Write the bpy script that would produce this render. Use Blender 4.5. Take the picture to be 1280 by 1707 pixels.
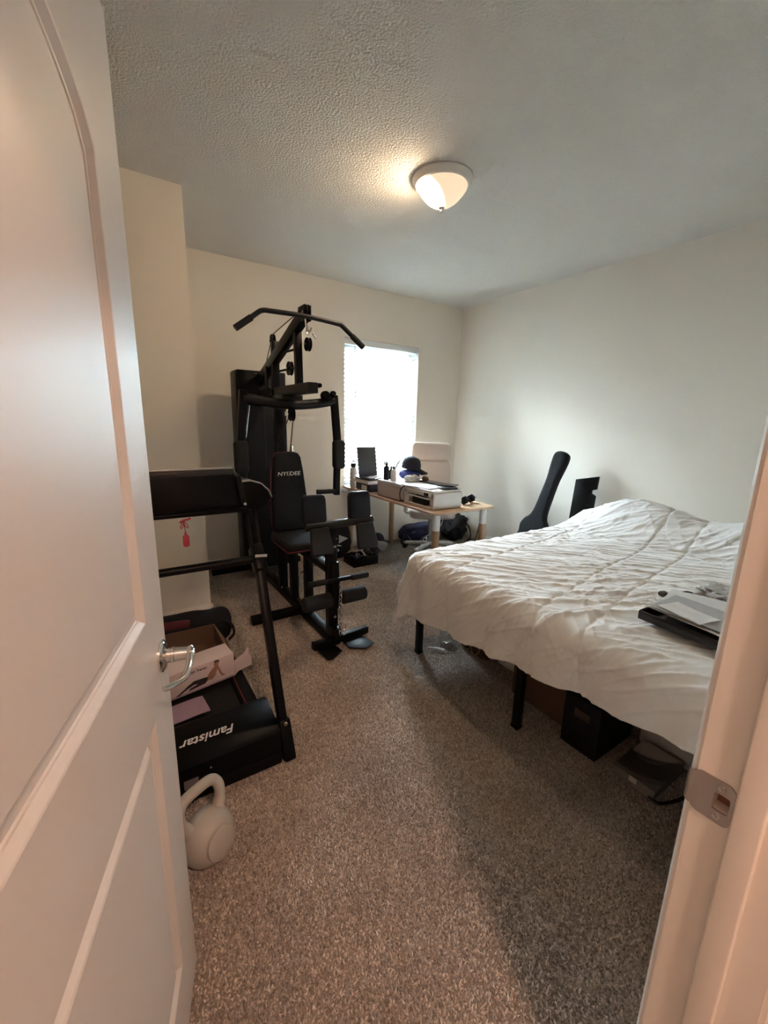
import bpy, bmesh, math, random
import numpy as np
from mathutils import Vector, Matrix, noise
random.seed(7)
PI = math.pi
for o in list(bpy.data.objects):
    bpy.data.objects.remove(o)
SC = bpy.context.scene
COL = SC.collection

# ------------------------------------------------------------------ camera
YAW, PITCH, ROLL, CAMH = 0.5805, 0.2157, 0.0237, 1.411
F_PX = 693.555
fwd = Vector((math.sin(YAW)*math.cos(PITCH), math.cos(YAW)*math.cos(PITCH), -math.sin(PITCH)))
rgt = Vector((math.cos(YAW), -math.sin(YAW), 0))
upv = rgt.cross(fwd)
r2 = math.cos(ROLL)*rgt + math.sin(ROLL)*upv
u2 = -math.sin(ROLL)*rgt + math.cos(ROLL)*upv
cam = bpy.data.cameras.new('camera')
cam.sensor_fit = 'HORIZONTAL'
cam.sensor_width = 36.0
cam.lens = F_PX/1280*36.0
cam.clip_start = 0.02
cam.clip_end = 200
camo = bpy.data.objects.new('camera', cam)
COL.objects.link(camo)
camo.matrix_world = Matrix(((r2.x, u2.x, -fwd.x, 0), (r2.y, u2.y, -fwd.y, 0), (r2.z, u2.z, -fwd.z, CAMH), (0, 0, 0, 1)))
SC.camera = camo

# ------------------------------------------------------------------ world, sun, exposure
SC.view_settings.view_transform = 'Standard'
SC.view_settings.look = 'None'
SC.view_settings.gamma = 1.0
SC.view_settings.use_curve_mapping = False
SC.view_settings.exposure = 2.0
SKY_STRENGTH = 38.0
LAMP_EMIT = 38.0
HALL_W = 116.0
wd = bpy.data.worlds.new('world')
SC.world = wd
wd.use_nodes = True
bgn = wd.node_tree.nodes['Background']
bgn.inputs[0].default_value = (0.82, 0.92, 0.985, 1)
bgn.inputs[1].default_value = SKY_STRENGTH
sun = bpy.data.lights.new('sun', 'SUN')
sun.energy = 70.0
sun.angle = 0.01
sun.color = (1.0, 0.97, 0.93)
suno = bpy.data.objects.new('sun', sun)
COL.objects.link(suno)
suno.rotation_euler = (math.radians(50), 0, math.radians(12))
# portal over the window opening: guides sampling of the sky, gives off no light itself
por = bpy.data.lights.new('window_portal', 'AREA')
por.shape = 'RECTANGLE'
por.size, por.size_y = 0.95, 1.58
por.cycles.is_portal = True
poro = bpy.data.objects.new('window_portal', por)
COL.objects.link(poro)
poro.location = (2.58, 4.17, 1.44)
poro.rotation_euler = (math.radians(-90), 0, 0)

# ------------------------------------------------------------------ materials
MATS = {}
def nodes_of(name):
    m = bpy.data.materials.new(name)
    m.use_nodes = True
    nt = m.node_tree
    return m, nt, nt.nodes['Principled BSDF']

def mat(name, col, rough=0.5, metal=0.0, var=0.06, vscale=30.0, bump=0.0, bscale=200.0, bdist=0.002, spec=0.5, coat=0.0, sheen=0.0, stretch=None):
    if name in MATS:
        return MATS[name]
    m, nt, p = nodes_of(name)
    N, L = nt.nodes, nt.links
    p.inputs['Roughness'].default_value = rough
    p.inputs['Metallic'].default_value = metal
    p.inputs['Specular IOR Level'].default_value = spec
    p.inputs['Coat Weight'].default_value = coat
    p.inputs['Sheen Weight'].default_value = sheen
    tc = N.new('ShaderNodeTexCoord')
    src = tc.outputs['Object']
    if stretch:
        mp = N.new('ShaderNodeMapping')
        mp.inputs['Scale'].default_value = stretch
        L.new(src, mp.inputs[0])
        src = mp.outputs[0]
    nz = N.new('ShaderNodeTexNoise')
    nz.inputs['Scale'].default_value = vscale
    nz.inputs['Detail'].default_value = 4
    L.new(src, nz.inputs['Vector'])
    mx = N.new('ShaderNodeMix')
    mx.data_type = 'RGBA'
    a = [max(0, c*(1-var)) for c in col]
    b = [min(1, c*(1+var)) for c in col]
    mx.inputs['A'].default_value = (*a, 1)
    mx.inputs['B'].default_value = (*b, 1)
    L.new(nz.outputs['Fac'], mx.inputs['Factor'])
    L.new(mx.outputs['Result'], p.inputs['Base Color'])
    if bump > 0:
        nb = N.new('ShaderNodeTexNoise')
        nb.inputs['Scale'].default_value = bscale
        nb.inputs['Detail'].default_value = 3
        L.new(src, nb.inputs['Vector'])
        bp = N.new('ShaderNodeBump')
        bp.inputs['Strength'].default_value = bump
        bp.inputs['Distance'].default_value = bdist
        L.new(nb.outputs['Fac'], bp.inputs['Height'])
        L.new(bp.outputs['Normal'], p.inputs['Normal'])
    MATS[name] = m
    return m

WALL = mat('wall_paint', (0.80, 0.74, 0.645), 0.75, var=0.012, vscale=3, bump=0.25, bscale=160, bdist=0.0015, spec=0.3)
CEIL = mat('ceiling_paint', (0.72, 0.69, 0.635), 0.85, var=0.02, vscale=6, bump=1.0, bscale=95, bdist=0.009, spec=0.2)
TRIM = mat('trim_paint', (0.74, 0.70, 0.64), 0.35, var=0.01)
DOORP = mat('door_paint', (0.63, 0.595, 0.55), 0.40, var=0.012, vscale=8, bump=0.06, bscale=260, bdist=0.0008, spec=0.35)
JAMB = mat('jamb_paint', (0.86, 0.82, 0.76), 0.38, var=0.01)
HALLW = mat('hall_paint', (0.72, 0.66, 0.60), 0.8, var=0.01)
BLK = mat('black_steel', (0.005, 0.005, 0.006), 0.36, var=0.15, bump=0.05, bscale=500, spec=0.13)
BLKG = mat('dark_grey_steel', (0.013, 0.0135, 0.015), 0.40, var=0.1, spec=0.25)
VINYL = mat('black_vinyl', (0.0055, 0.006, 0.008), 0.55, var=0.15, bump=0.2, bscale=350, bdist=0.001, spec=0.2)
VINYLB = mat('blue_black_vinyl', (0.006, 0.008, 0.016), 0.5, var=0.15, bump=0.2, bscale=350, bdist=0.001, spec=0.25)
VINYLG = mat('dark_grey_vinyl', (0.011, 0.011, 0.0125), 0.5, var=0.15, bump=0.2, bscale=350, bdist=0.001, spec=0.25)
FOAM = mat('black_foam', (0.005, 0.005, 0.0055), 0.85, var=0.2, bump=0.5, bscale=300, bdist=0.002)
PLAST = mat('black_plastic', (0.0035, 0.0035, 0.004), 0.36, var=0.1, bump=0.06, bscale=600, spec=0.10)
GLOSSB = mat('gloss_black_plastic', (0.010, 0.010, 0.011), 0.2, var=0.05)
SILV = mat('silver_plastic', (0.55, 0.55, 0.55), 0.28, metal=0.6, var=0.03)
CHROME = mat('chrome', (0.72, 0.70, 0.68), 0.09, metal=1.0, var=0.02)
NICKEL = mat('satin_nickel', (0.46, 0.43, 0.41), 0.34, metal=1.0, var=0.04)
STEEL = mat('bright_steel', (0.6, 0.6, 0.6), 0.25, metal=1.0, var=0.05)
RED = mat('red_plastic', (0.35, 0.018, 0.028), 0.45, var=0.05)
REDP = mat('dark_red_piping', (0.12, 0.008, 0.016), 0.5, var=0.05)
WPRINT = mat('white_print', (0.72, 0.72, 0.72), 0.5, var=0.01)
GPRINT = mat('grey_print', (0.42, 0.42, 0.42), 0.5, var=0.01)
COMF = mat('white_cotton', (0.90, 0.88, 0.845), 0.85, var=0.02, vscale=60, bump=0.18, bscale=420, bdist=0.001, sheen=0.15)
MATT = mat('mattress_ticking', (0.7, 0.68, 0.65), 0.9, var=0.03)
WOOD = mat('birch_wood', (0.40, 0.235, 0.125), 0.5, var=0.25, vscale=10, stretch=(6, 6, 0.7))
WOODT = mat('birch_top', (0.50, 0.33, 0.20), 0.42, var=0.18, vscale=9, stretch=(9, 0.8, 9))
WENAM = mat('white_enamel', (0.68, 0.66, 0.63), 0.4, var=0.02)
WPLA = mat('white_plastic', (0.66, 0.635, 0.60), 0.4, var=0.02)
PAPER = mat('white_paper', (0.74, 0.73, 0.71), 0.8, var=0.02)
PAPERG = mat('grey_paper', (0.45, 0.45, 0.45), 0.8, var=0.05)
CARD = mat('brown_cardboard', (0.20, 0.115, 0.062), 0.85, var=0.12, vscale=14)
CARDD = mat('dark_cardboard', (0.11, 0.06, 0.034), 0.85, var=0.12, vscale=14)
PINKC = mat('pale_pink_card', (0.60, 0.50, 0.49), 0.6, var=0.03)
LILAC = mat('lilac_leaflet', (0.30, 0.21, 0.29), 0.6, var=0.12)
SKIN = mat('printed_skin_tone', (0.33, 0.16, 0.105), 0.6, var=0.15)
FABB = mat('black_nylon', (0.007, 0.007, 0.009), 0.75, var=0.25, bump=0.5, bscale=60, bdist=0.006, spec=0.2)
FABR = mat('dark_red_nylon', (0.09, 0.012, 0.018), 0.75, var=0.2, bump=0.4, bscale=70, bdist=0.005)
NAVY = mat('navy_cloth', (0.016, 0.018, 0.05), 0.8, var=0.2, bump=0.4, bscale=90, bdist=0.004)
NAVYD = mat('dark_navy_cloth', (0.014, 0.015, 0.026), 0.85, var=0.15, bump=0.3, bscale=200, bdist=0.002)
BLUE = mat('blue_cloth', (0.03, 0.04, 0.22), 0.8, var=0.2)
GREYF = mat('charcoal_cloth', (0.035, 0.035, 0.038), 0.85, var=0.2, bump=0.4, bscale=80, bdist=0.005)
WHITEC = mat('white_cloth', (0.62, 0.59, 0.56), 0.9, var=0.05, bump=0.5, bscale=50, bdist=0.006)
LEATH = mat('cream_leather', (0.60, 0.50, 0.44), 0.5, var=0.03, bump=0.1, bscale=150, bdist=0.001)
KETT = mat('grey_beige_vinyl', (0.40, 0.375, 0.335), 0.5, var=0.04, bump=0.08, bscale=180, bdist=0.001)
BLINDM = mat('white_blind_slat', (0.80, 0.815, 0.83), 0.45, var=0.01)
VINYLW = mat('white_window_vinyl', (0.76, 0.78, 0.80), 0.4, var=0.01)
MARBLE = mat('pale_sill', (0.62, 0.60, 0.57), 0.3, var=0.05, vscale=12)
RING = mat('brushed_white_ring', (0.80, 0.76, 0.70), 0.4, metal=0.1, var=0.03)
AMBER = mat('amber_glass_paint', (0.16, 0.07, 0.03), 0.4, var=0.2)
LIDG = mat('grey_laptop_lid', (0.055, 0.055, 0.056), 0.4, metal=0.3, var=0.05)
STUCCO = mat('pale_stucco', (0.74, 0.80, 0.82), 0.9, var=0.05, bump=0.3, bscale=60)
ROOF = mat('grey_shingle', (0.35, 0.36, 0.38), 0.9, var=0.15)
GRASS = mat('lawn', (0.10, 0.12, 0.07), 0.95, var=0.3, vscale=6)
GLASSD = mat('dark_glass', (0.35, 0.45, 0.5), 0.1, var=0.05)
CORD = mat('white_cord', (0.55, 0.53, 0.5), 0.5, var=0.03)
WICK = mat('dark_wicker', (0.075, 0.037, 0.02), 0.7, var=0.3, vscale=40)
OCHRE = mat('ochre_print', (0.25, 0.17, 0.06), 0.6, var=0.2)

def clear_mat(name, tint, gloss_rough=0.05, alpha=0.85):
    m, nt, p = nodes_of(name)
    N, L = nt.nodes, nt.links
    tr = N.new('ShaderNodeBsdfTransparent'); tr.inputs[0].default_value = (*tint, 1)
    gl = N.new('ShaderNodeBsdfGlossy'); gl.inputs['Roughness'].default_value = gloss_rough
    fr = N.new('ShaderNodeFresnel'); fr.inputs[0].default_value = 1.45
    mx = N.new('ShaderNodeMixShader')
    L.new(fr.outputs[0], mx.inputs[0]); L.new(tr.outputs[0], mx.inputs[1]); L.new(gl.outputs[0], mx.inputs[2])
    df = N.new('ShaderNodeBsdfDiffuse'); df.inputs[0].default_value = (*tint, 1)
    mx2 = N.new('ShaderNodeMixShader'); mx2.inputs[0].default_value = alpha
    L.new(df.outputs[0], mx2.inputs[1]); L.new(mx.outputs[0], mx2.inputs[2])
    L.new(mx2.outputs[0], N['Material Output'].inputs[0])
    return m
PANE = clear_mat('window_glass', (0.93, 0.97, 1.0), 0.02, 1.0)
def slat_mat():
    m, nt, p = nodes_of('translucent_vinyl_slat')
    N, L = nt.nodes, nt.links
    df = N.new('ShaderNodeBsdfDiffuse'); df.inputs[0].default_value = (0.80, 0.815, 0.83, 1)
    tl = N.new('ShaderNodeBsdfTranslucent'); tl.inputs[0].default_value = (0.80, 0.86, 0.88, 1)
    mx = N.new('ShaderNodeMixShader'); mx.inputs[0].default_value = 0.42
    L.new(df.outputs[0], mx.inputs[1]); L.new(tl.outputs[0], mx.inputs[2])
    L.new(mx.outputs[0], N['Material Output'].inputs[0])
    return m
SLATM = slat_mat()
PETP = clear_mat('clear_plastic', (0.92, 0.92, 0.90), 0.12, 0.86)

def carpet_mat(name, tuft):
    m, nt, p = nodes_of(name)
    N, L = nt.nodes, nt.links
    p.inputs['Roughness'].default_value = 0.95
    p.inputs['Specular IOR Level'].default_value = 0.15
    p.inputs['Sheen Weight'].default_value = 0.25
    tc = N.new('ShaderNodeTexCoord')
    big = N.new('ShaderNodeTexNoise'); big.inputs['Scale'].default_value = 3.2; big.inputs['Detail'].default_value = 5
    L.new(tc.outputs['Object'], big.inputs['Vector'])
    rp = N.new('ShaderNodeValToRGB')
    e = rp.color_ramp.elements
    e[0].position, e[0].color = 0.0, (0.20, 0.162, 0.132, 1)
    e[1].position, e[1].color = 1.0, (0.68, 0.585, 0.50, 1)
    k = e.new(0.45); k.color = (0.38, 0.318, 0.264, 1)
    k = e.new(0.75); k.color = (0.48, 0.405, 0.34, 1)
    if tuft:
        g = N.new('ShaderNodeNewGeometry')
        L.new(g.outputs['Random Per Island'], rp.inputs[0])
    else:
        fn = N.new('ShaderNodeTexNoise'); fn.inputs['Scale'].default_value = 190; fn.inputs['Detail'].default_value = 3
        L.new(tc.outputs['Object'], fn.inputs['Vector'])
        L.new(fn.outputs['Fac'], rp.inputs[0])
        bp = N.new('ShaderNodeBump'); bp.inputs['Strength'].default_value = 1.0; bp.inputs['Distance'].default_value = 0.012
        L.new(fn.outputs['Fac'], bp.inputs['Height']); L.new(bp.outputs[0], p.inputs['Normal'])
    mr = N.new('ShaderNodeMapRange'); mr.inputs['From Min'].default_value = 0.3; mr.inputs['From Max'].default_value = 0.7
    mr.inputs['To Min'].default_value = 0.78; mr.inputs['To Max'].default_value = 1.15
    L.new(big.outputs['Fac'], mr.inputs[0])
    mu = N.new('ShaderNodeMix'); mu.data_type = 'RGBA'; mu.blend_type = 'MULTIPLY'; mu.inputs['Factor'].default_value = 1
    L.new(rp.outputs[0], mu.inputs['A']); L.new(mr.outputs[0], mu.inputs['B'])
    L.new(mu.outputs['Result'], p.inputs['Base Color'])
    return m
CARPET = carpet_mat('carpet_base', False)
TUFT = carpet_mat('carpet_tufts', True)

# ------------------------------------------------------------------ mesh helpers
def NB():
    return bmesh.new()

def add(bm, tmp, M=None):
    if M is not None:
        tmp.transform(M)
    me = bpy.data.meshes.new('t')
    tmp.to_mesh(me); tmp.free()
    bm.from_mesh(me)
    bpy.data.meshes.remove(me)
    return bm

def box(bm, c, s, M=None, bev=0.0, seg=2, taper=None):
    t = bmesh.new()
    bmesh.ops.create_cube(t, size=1.0)
    for v in t.verts:
        if taper and v.co.z > 0:
            v.co.x *= taper; v.co.y *= taper
        v.co = Vector((v.co.x*s[0], v.co.y*s[1], v.co.z*s[2]))
    if bev > 0:
        bmesh.ops.bevel(t, geom=t.edges[:], offset=min(bev, min(s)*0.49), segments=seg, profile=0.5, affect='EDGES')
    T = Matrix.Translation(Vector(c))
    return add(bm, t, (T @ M) if M is not None else T)

def box2(bm, lo, hi, bev=0.0, seg=2):
    c = [(a+b)/2 for a, b in zip(lo, hi)]
    s = [abs(b-a) for a, b in zip(lo, hi)]
    return box(bm, c, s, None, bev, seg)

def frame_z(d):
    d = Vector(d).normalized()
    a = Vector((0, 0, 1)) if abs(d.z) < 0.95 else Vector((1, 0, 0))
    x = a.cross(d).normalized(); y = d.cross(x)
    return Matrix(((x.x, y.x, d.x), (x.y, y.y, d.y), (x.z, y.z, d.z)))

def cyl(bm, p0, p1, r0, r1=None, seg=20, bev=0.0):
    r1 = r0 if r1 is None else r1
    p0, p1 = Vector(p0), Vector(p1)
    L = (p1-p0).length
    t = bmesh.new()
    bmesh.ops.create_cone(t, cap_ends=True, segments=seg, radius1=r0, radius2=r1, depth=L)
    if bev > 0:
        es = [e for e in t.edges if abs(e.verts[0].co.z-e.verts[1].co.z) < 1e-6]
        bmesh.ops.bevel(t, geom=es, offset=bev, segments=3, profile=0.5, affect='EDGES')
    M = Matrix.Translation((p0+p1)/2) @ frame_z(p1-p0).to_4x4()
    return add(bm, t, M)

def beam(bm, p0, p1, w, h, bev=0.004, side=None):
    """rectangular tube from p0 to p1; w across 'side' axis, h across the other"""
    p0, p1 = Vector(p0), Vector(p1)
    d = (p1-p0).normalized()
    s = Vector(side) if side is not None else (Vector((1, 0, 0)) if abs(d.x) < 0.9 else Vector((0, 1, 0)))
    s = (s - d*s.dot(d)).normalized()
    n = d.cross(s)
    t = bmesh.new()
    bmesh.ops.create_cube(t, size=1.0)
    L = (p1-p0).length
    for v in t.verts:
        v.co = Vector((v.co.x*w, v.co.y*h, v.co.z*L))
    if bev > 0:
        bmesh.ops.bevel(t, geom=t.edges[:], offset=bev, segments=2, profile=0.5, affect='EDGES')
    R = Matrix(((s.x, n.x, d.x), (s.y, n.y, d.y), (s.z, n.z, d.z))).to_4x4()
    return add(bm, t, Matrix.Translation((p0+p1)/2) @ R)

def smooth_path(pts, n=6, closed=False):
    P = [Vector(p) for p in pts]
    out = []
    m = len(P)
    rng = range(m if closed else m-1)
    for i in rng:
        if closed:
            a, b, c, d = P[(i-1) % m], P[i], P[(i+1) % m], P[(i+2) % m]
        else:
            a, b, c, d = P[max(i-1, 0)], P[i], P[i+1], P[min(i+2, m-1)]
        for k in range(n):
            t = k/n
            out.append(0.5*((2*b)+(c-a)*t+(2*a-5*b+4*c-d)*t*t+(3*b-a-3*c+d)*t**3))
    if not closed:
        out.append(P[-1])
    return out

def tube(bm, pts, r, seg=10, closed=False, sx=1.0, sy=1.0, cap=True):
    P = [Vector(p) for p in pts]
    n = len(P)
    rr = r if isinstance(r, (list, tuple)) else [r]*n
    rings = []
    T0 = None; X = None
    for i in range(n):
        if closed:
            T = (P[(i+1) % n]-P[i-1]).normalized()
        else:
            T = (P[min(i+1, n-1)]-P[max(i-1, 0)]).normalized()
        if X is None:
            X = frame_z(T).col[0].copy()
        else:
            X = (X - T*X.dot(T)).normalized()
        Y = T.cross(X)
        rings.append([bm.verts.new(P[i]+X*(math.cos(a)*rr[i]*sx)+Y*(math.sin(a)*rr[i]*sy)) for a in [2*PI*k/seg for k in range(seg)]])
    for i in range(n if closed else n-1):
        a, b = rings[i], rings[(i+1) % n]
        for k in range(seg):
            bm.faces.new((a[k], a[(k+1) % seg], b[(k+1) % seg], b[k]))
    if cap and not closed:
        bm.faces.new(rings[0][::-1]); bm.faces.new(rings[-1])
    return bm

def lathe(bm, prof, seg=28, M=None):
    t = bmesh.new()
    rings = []
    for r, z in prof:
        if r < 1e-6:
            rings.append([t.verts.new((0, 0, z))])
        else:
            rings.append([t.verts.new((r*math.cos(2*PI*k/seg), r*math.sin(2*PI*k/seg), z)) for k in range(seg)])
    for a, b in zip(rings, rings[1:]):
        for k in range(seg):
            if len(a) == 1 and len(b) == 1:
                continue
            if len(a) == 1:
                t.faces.new((a[0], b[(k+1) % seg], b[k]))
            elif len(b) == 1:
                t.faces.new((a[k], a[(k+1) % seg], b[0]))
            else:
                t.faces.new((a[k], a[(k+1) % seg], b[(k+1) % seg], b[k]))
    bmesh.ops.recalc_face_normals(t, faces=t.faces)
    return add(bm, t, M)

def prism(bm, poly, th, M=None, bev=0.0, seg=2):
    """2-D outline in XY, extruded th along +Z"""
    t = bmesh.new()
    vs = [t.verts.new((x, y, 0)) for x, y in poly]
    f = t.faces.new(vs)
    r = bmesh.ops.extrude_face_region(t, geom=[f])
    for g in r['geom']:
        if isinstance(g, bmesh.types.BMVert):
            g.co.z += th
    bmesh.ops.recalc_face_normals(t, faces=t.faces)
    if bev > 0:
        es = [e for e in t.edges if abs(e.verts[0].co.z-e.verts[1].co.z) < 1e-6]
        bmesh.ops.bevel(t, geom=es, offset=bev, segments=seg, profile=0.5, affect='EDGES')
    return add(bm, t, M)

def rrect(w, h, r, n=5, cx=0, cy=0):
    out = []
    for sx, sy, a0 in ((1, 1, 0), (-1, 1, PI/2), (-1, -1, PI), (1, -1, 3*PI/2)):
        for k in range(n+1):
            a = a0+PI/2*k/n
            out.append((cx+sx*(w/2-r)+r*math.cos(a), cy+sy*(h/2-r)+r*math.sin(a)))
    return out

def axes(o, x, y, z=None):
    x = Vector(x).normalized(); y = Vector(y); y = (y-x*y.dot(x)).normalized()
    z = x.cross(y)
    return Matrix(((x.x, y.x, z.x, o[0]), (x.y, y.y, z.y, o[1]), (x.z, y.z, z.z, o[2]), (0, 0, 0, 1)))

def blob(bm, c, s, M=None, amp=0.15, freq=3.0, seed=0, sub=4, flat=None, power=2.0):
    """lumpy soft body (bags, cloth heaps)"""
    t = bmesh.new()
    bmesh.ops.create_icosphere(t, subdivisions=sub, radius=1.0)
    for v in t.verts:
        d = v.co.normalized()
        k = (abs(d.x)**power+abs(d.y)**power+abs(d.z)**power)**(-1/power)
        q = d*k
        nz = noise.fractal(Vector((d.x*freq+seed, d.y*freq, d.z*freq)), 1.0, 2.0, 3)
        q = q*(1+amp*nz)
        v.co = Vector((q.x*s[0], q.y*s[1], q.z*s[2]))
        if flat is not None and v.co.z < flat:
            v.co.z = flat
    T = Matrix.Translation(Vector(c))
    return add(bm, t, T @ M if M is not None else T)

# ------------------------------------------------------------------ object helpers
def root_of(o):
    while o.parent:
        o = o.parent
    return o

def finish(me, ang=35, smooth=True):
    if smooth:
        me.polygons.foreach_set('use_smooth', [True]*len(me.polygons))
        try:
            me.set_sharp_from_angle(angle=math.radians(ang))
        except Exception:
            pass

def part(name, bm, m, parent, local=False, label=None, smooth=True, ang=35):
    """mesh child; bm in world coordinates unless local (root's own frame)"""
    R = root_of(parent)
    if not local:
        bm.transform(Matrix.Translation(-R.location))
    me = bpy.data.meshes.new(name)
    bm.to_mesh(me); bm.free()
    finish(me, ang, smooth)
    me.materials.append(m)
    o = bpy.data.objects.new(name, me)
    COL.objects.link(o)
    o.parent = parent
    if label:
        o['label'] = label
    return o

def thing(name, label, cat, loc=(0, 0, 0), rotz=0, group=None):
    o = bpy.data.objects.new(name, None)
    o.empty_display_size = 0.05
    COL.objects.link(o)
    o.location = loc
    o.rotation_euler = (0, 0, rotz)
    o['label'] = label
    o['category'] = cat
    if group:
        o['group'] = group
    return o

def single(name, bm, m, label, cat, group=None, kind=None, smooth=True, ang=35):
    """one-mesh thing, bm in world coordinates, origin at its base"""
    vs = [v.co for v in bm.verts]
    c = Vector(((min(v.x for v in vs)+max(v.x for v in vs))/2, (min(v.y for v in vs)+max(v.y for v in vs))/2, min(v.z for v in vs)))
    bm.transform(Matrix.Translation(-c))
    me = bpy.data.meshes.new(name)
    bm.to_mesh(me); bm.free()
    finish(me, ang, smooth)
    me.materials.append(m)
    o = bpy.data.objects.new(name, me)
    COL.objects.link(o)
    o.location = c
    o['label'] = label
    if cat:
        o['category'] = cat
    if group:
        o['group'] = group
    if kind:
        o['kind'] = kind
    return o

def struct(name, bm, m, label, cat, smooth=True):
    return single(name, bm, m, label, cat, kind='structure', smooth=smooth)

def text_mesh(body, size, shear=0.0, bold=0.0, extrude=0.0006, sx=1.0):
    cu = bpy.data.curves.new('t', 'FONT')
    cu.body = body; cu.size = size; cu.shear = shear; cu.offset = bold; cu.extrude = extrude
    cu.align_x = 'CENTER'; cu.align_y = 'CENTER'; cu.resolution_u = 3
    o = bpy.data.objects.new('t', cu)
    COL.objects.link(o)
    dg = bpy.context.evaluated_depsgraph_get()
    me = bpy.data.meshes.new_from_object(o.evaluated_get(dg))
    bm = bmesh.new(); bm.from_mesh(me)
    bpy.data.objects.remove(o); bpy.data.meshes.remove(me); bpy.data.curves.remove(cu)
    if sx != 1.0:
        bm.transform(Matrix.Diagonal((sx, 1, 1, 1)))
    return bm

# ------------------------------------------------------------------ the setting
RX, BY, H = 3.688, 4.015, 2.74
FY = 0.167                     # room face of the door wall
LX = -0.34                     # left wall
BXE, BYE = 0.50, 3.023         # closet bump edge
HY = 0.051                     # hall face of the door wall
DJX = 0.642                    # strike jamb face
HJX = -0.168                   # hinge jamb face
DOORH = 2.05

floor = struct('floor', box2(NB(), (-1.9, -1.6, -0.12), (RX+0.12, BY+0.16, 0.0)), CARPET, 'brown-beige carpeted bedroom floor', 'floor')
struct('ceiling', box2(NB(), (-1.9, -1.6, H), (RX+0.12, BY+0.16, H+0.1)), CEIL, 'textured off-white bedroom ceiling', 'ceiling')
struct('wall_right', box2(NB(), (RX, HY, 0), (RX+0.12, BY+0.16, H)), WALL, 'plain greige wall behind the head of the bed', 'wall')
WX0, WX1, WZ0, WZ1 = 2.105, 3.055, 0.655, 2.235
bm = NB()
box2(bm, (BXE-0.9, BY, 0), (WX0, BY+0.16, H))
box2(bm, (WX1, BY, 0), (RX, BY+0.16, H))
box2(bm, (WX0, BY, 0), (WX1, BY+0.16, WZ0))
box2(bm, (WX0, BY, WZ1), (WX1, BY+0.16, H))
struct('wall_back', bm, WALL, 'greige wall with the window behind the home gym', 'wall')
bm = NB(); box2(bm, (LX-0.1, BYE, 0), (BXE, BY, H))
struct('wall_closet', bm, WALL, 'tan closet wall jutting out beside the home gym', 'wall')
struct('wall_left', box2(NB(), (LX-0.1, HY, 0), (LX, BYE, H)), WALL, 'left bedroom wall behind the open door', 'wall')
bm = NB()
box2(bm, (-1.9, HY, 0), (HJX-0.02, FY, H))
box2(bm, (DJX+0.02, HY, 0), (RX, FY, H))
box2(bm, (HJX-0.02, HY, DOORH+0.02), (DJX+0.02, FY, H))
struct('wall_door', bm, WALL, 'wall around the bedroom doorway', 'wall')
bm = NB()
box2(bm, (-1.9, -1.6, 0), (-1.8, HY, H)); box2(bm, (1.5, -1.6, 0), (1.6, HY, H)); box2(bm, (-1.9, -1.7, 0), (1.6, -1.6, H))
struct('wall_hall', bm, HALLW, 'hallway walls behind the doorway', 'wall')

def baseboard(name, p0, p1, nrm, label):
    p0, p1, n = Vector(p0), Vector(p1), Vector(nrm)
    d = (p1-p0).normalized()
    poly = [(0, 0), (0.014, 0), (0.014, 0.062), (0.009, 0.074), (0.006, 0.085), (0, 0.085)]
    bm = prism(NB(), poly, (p1-p0).length, axes(p0, n, (0, 0, 1)))
    # make sure the extrusion runs along d
    if n.cross(Vector((0, 0, 1))).dot(d) < 0:
        bm.free(); bm = prism(NB(), poly, (p1-p0).length, axes(p1, n, (0, 0, 1)))
    return struct(name, bm, TRIM, label, 'baseboard')
baseboard('baseboard_back', (BXE, BY, 0), (RX, BY, 0), (0, -1, 0), 'white baseboard along the window wall')
baseboard('baseboard_right', (RX, FY, 0), (RX, BY, 0), (-1, 0, 0), 'white baseboard along the right wall')
baseboard('baseboard_closet', (LX, BYE, 0), (BXE+0.014, BYE, 0), (0, -1, 0), 'white baseboard on the closet wall')
baseboard('baseboard_closet_return', (BXE, BYE-0.014, 0), (BXE, BY, 0), (1, 0, 0), 'white baseboard round the closet corner')

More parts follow.
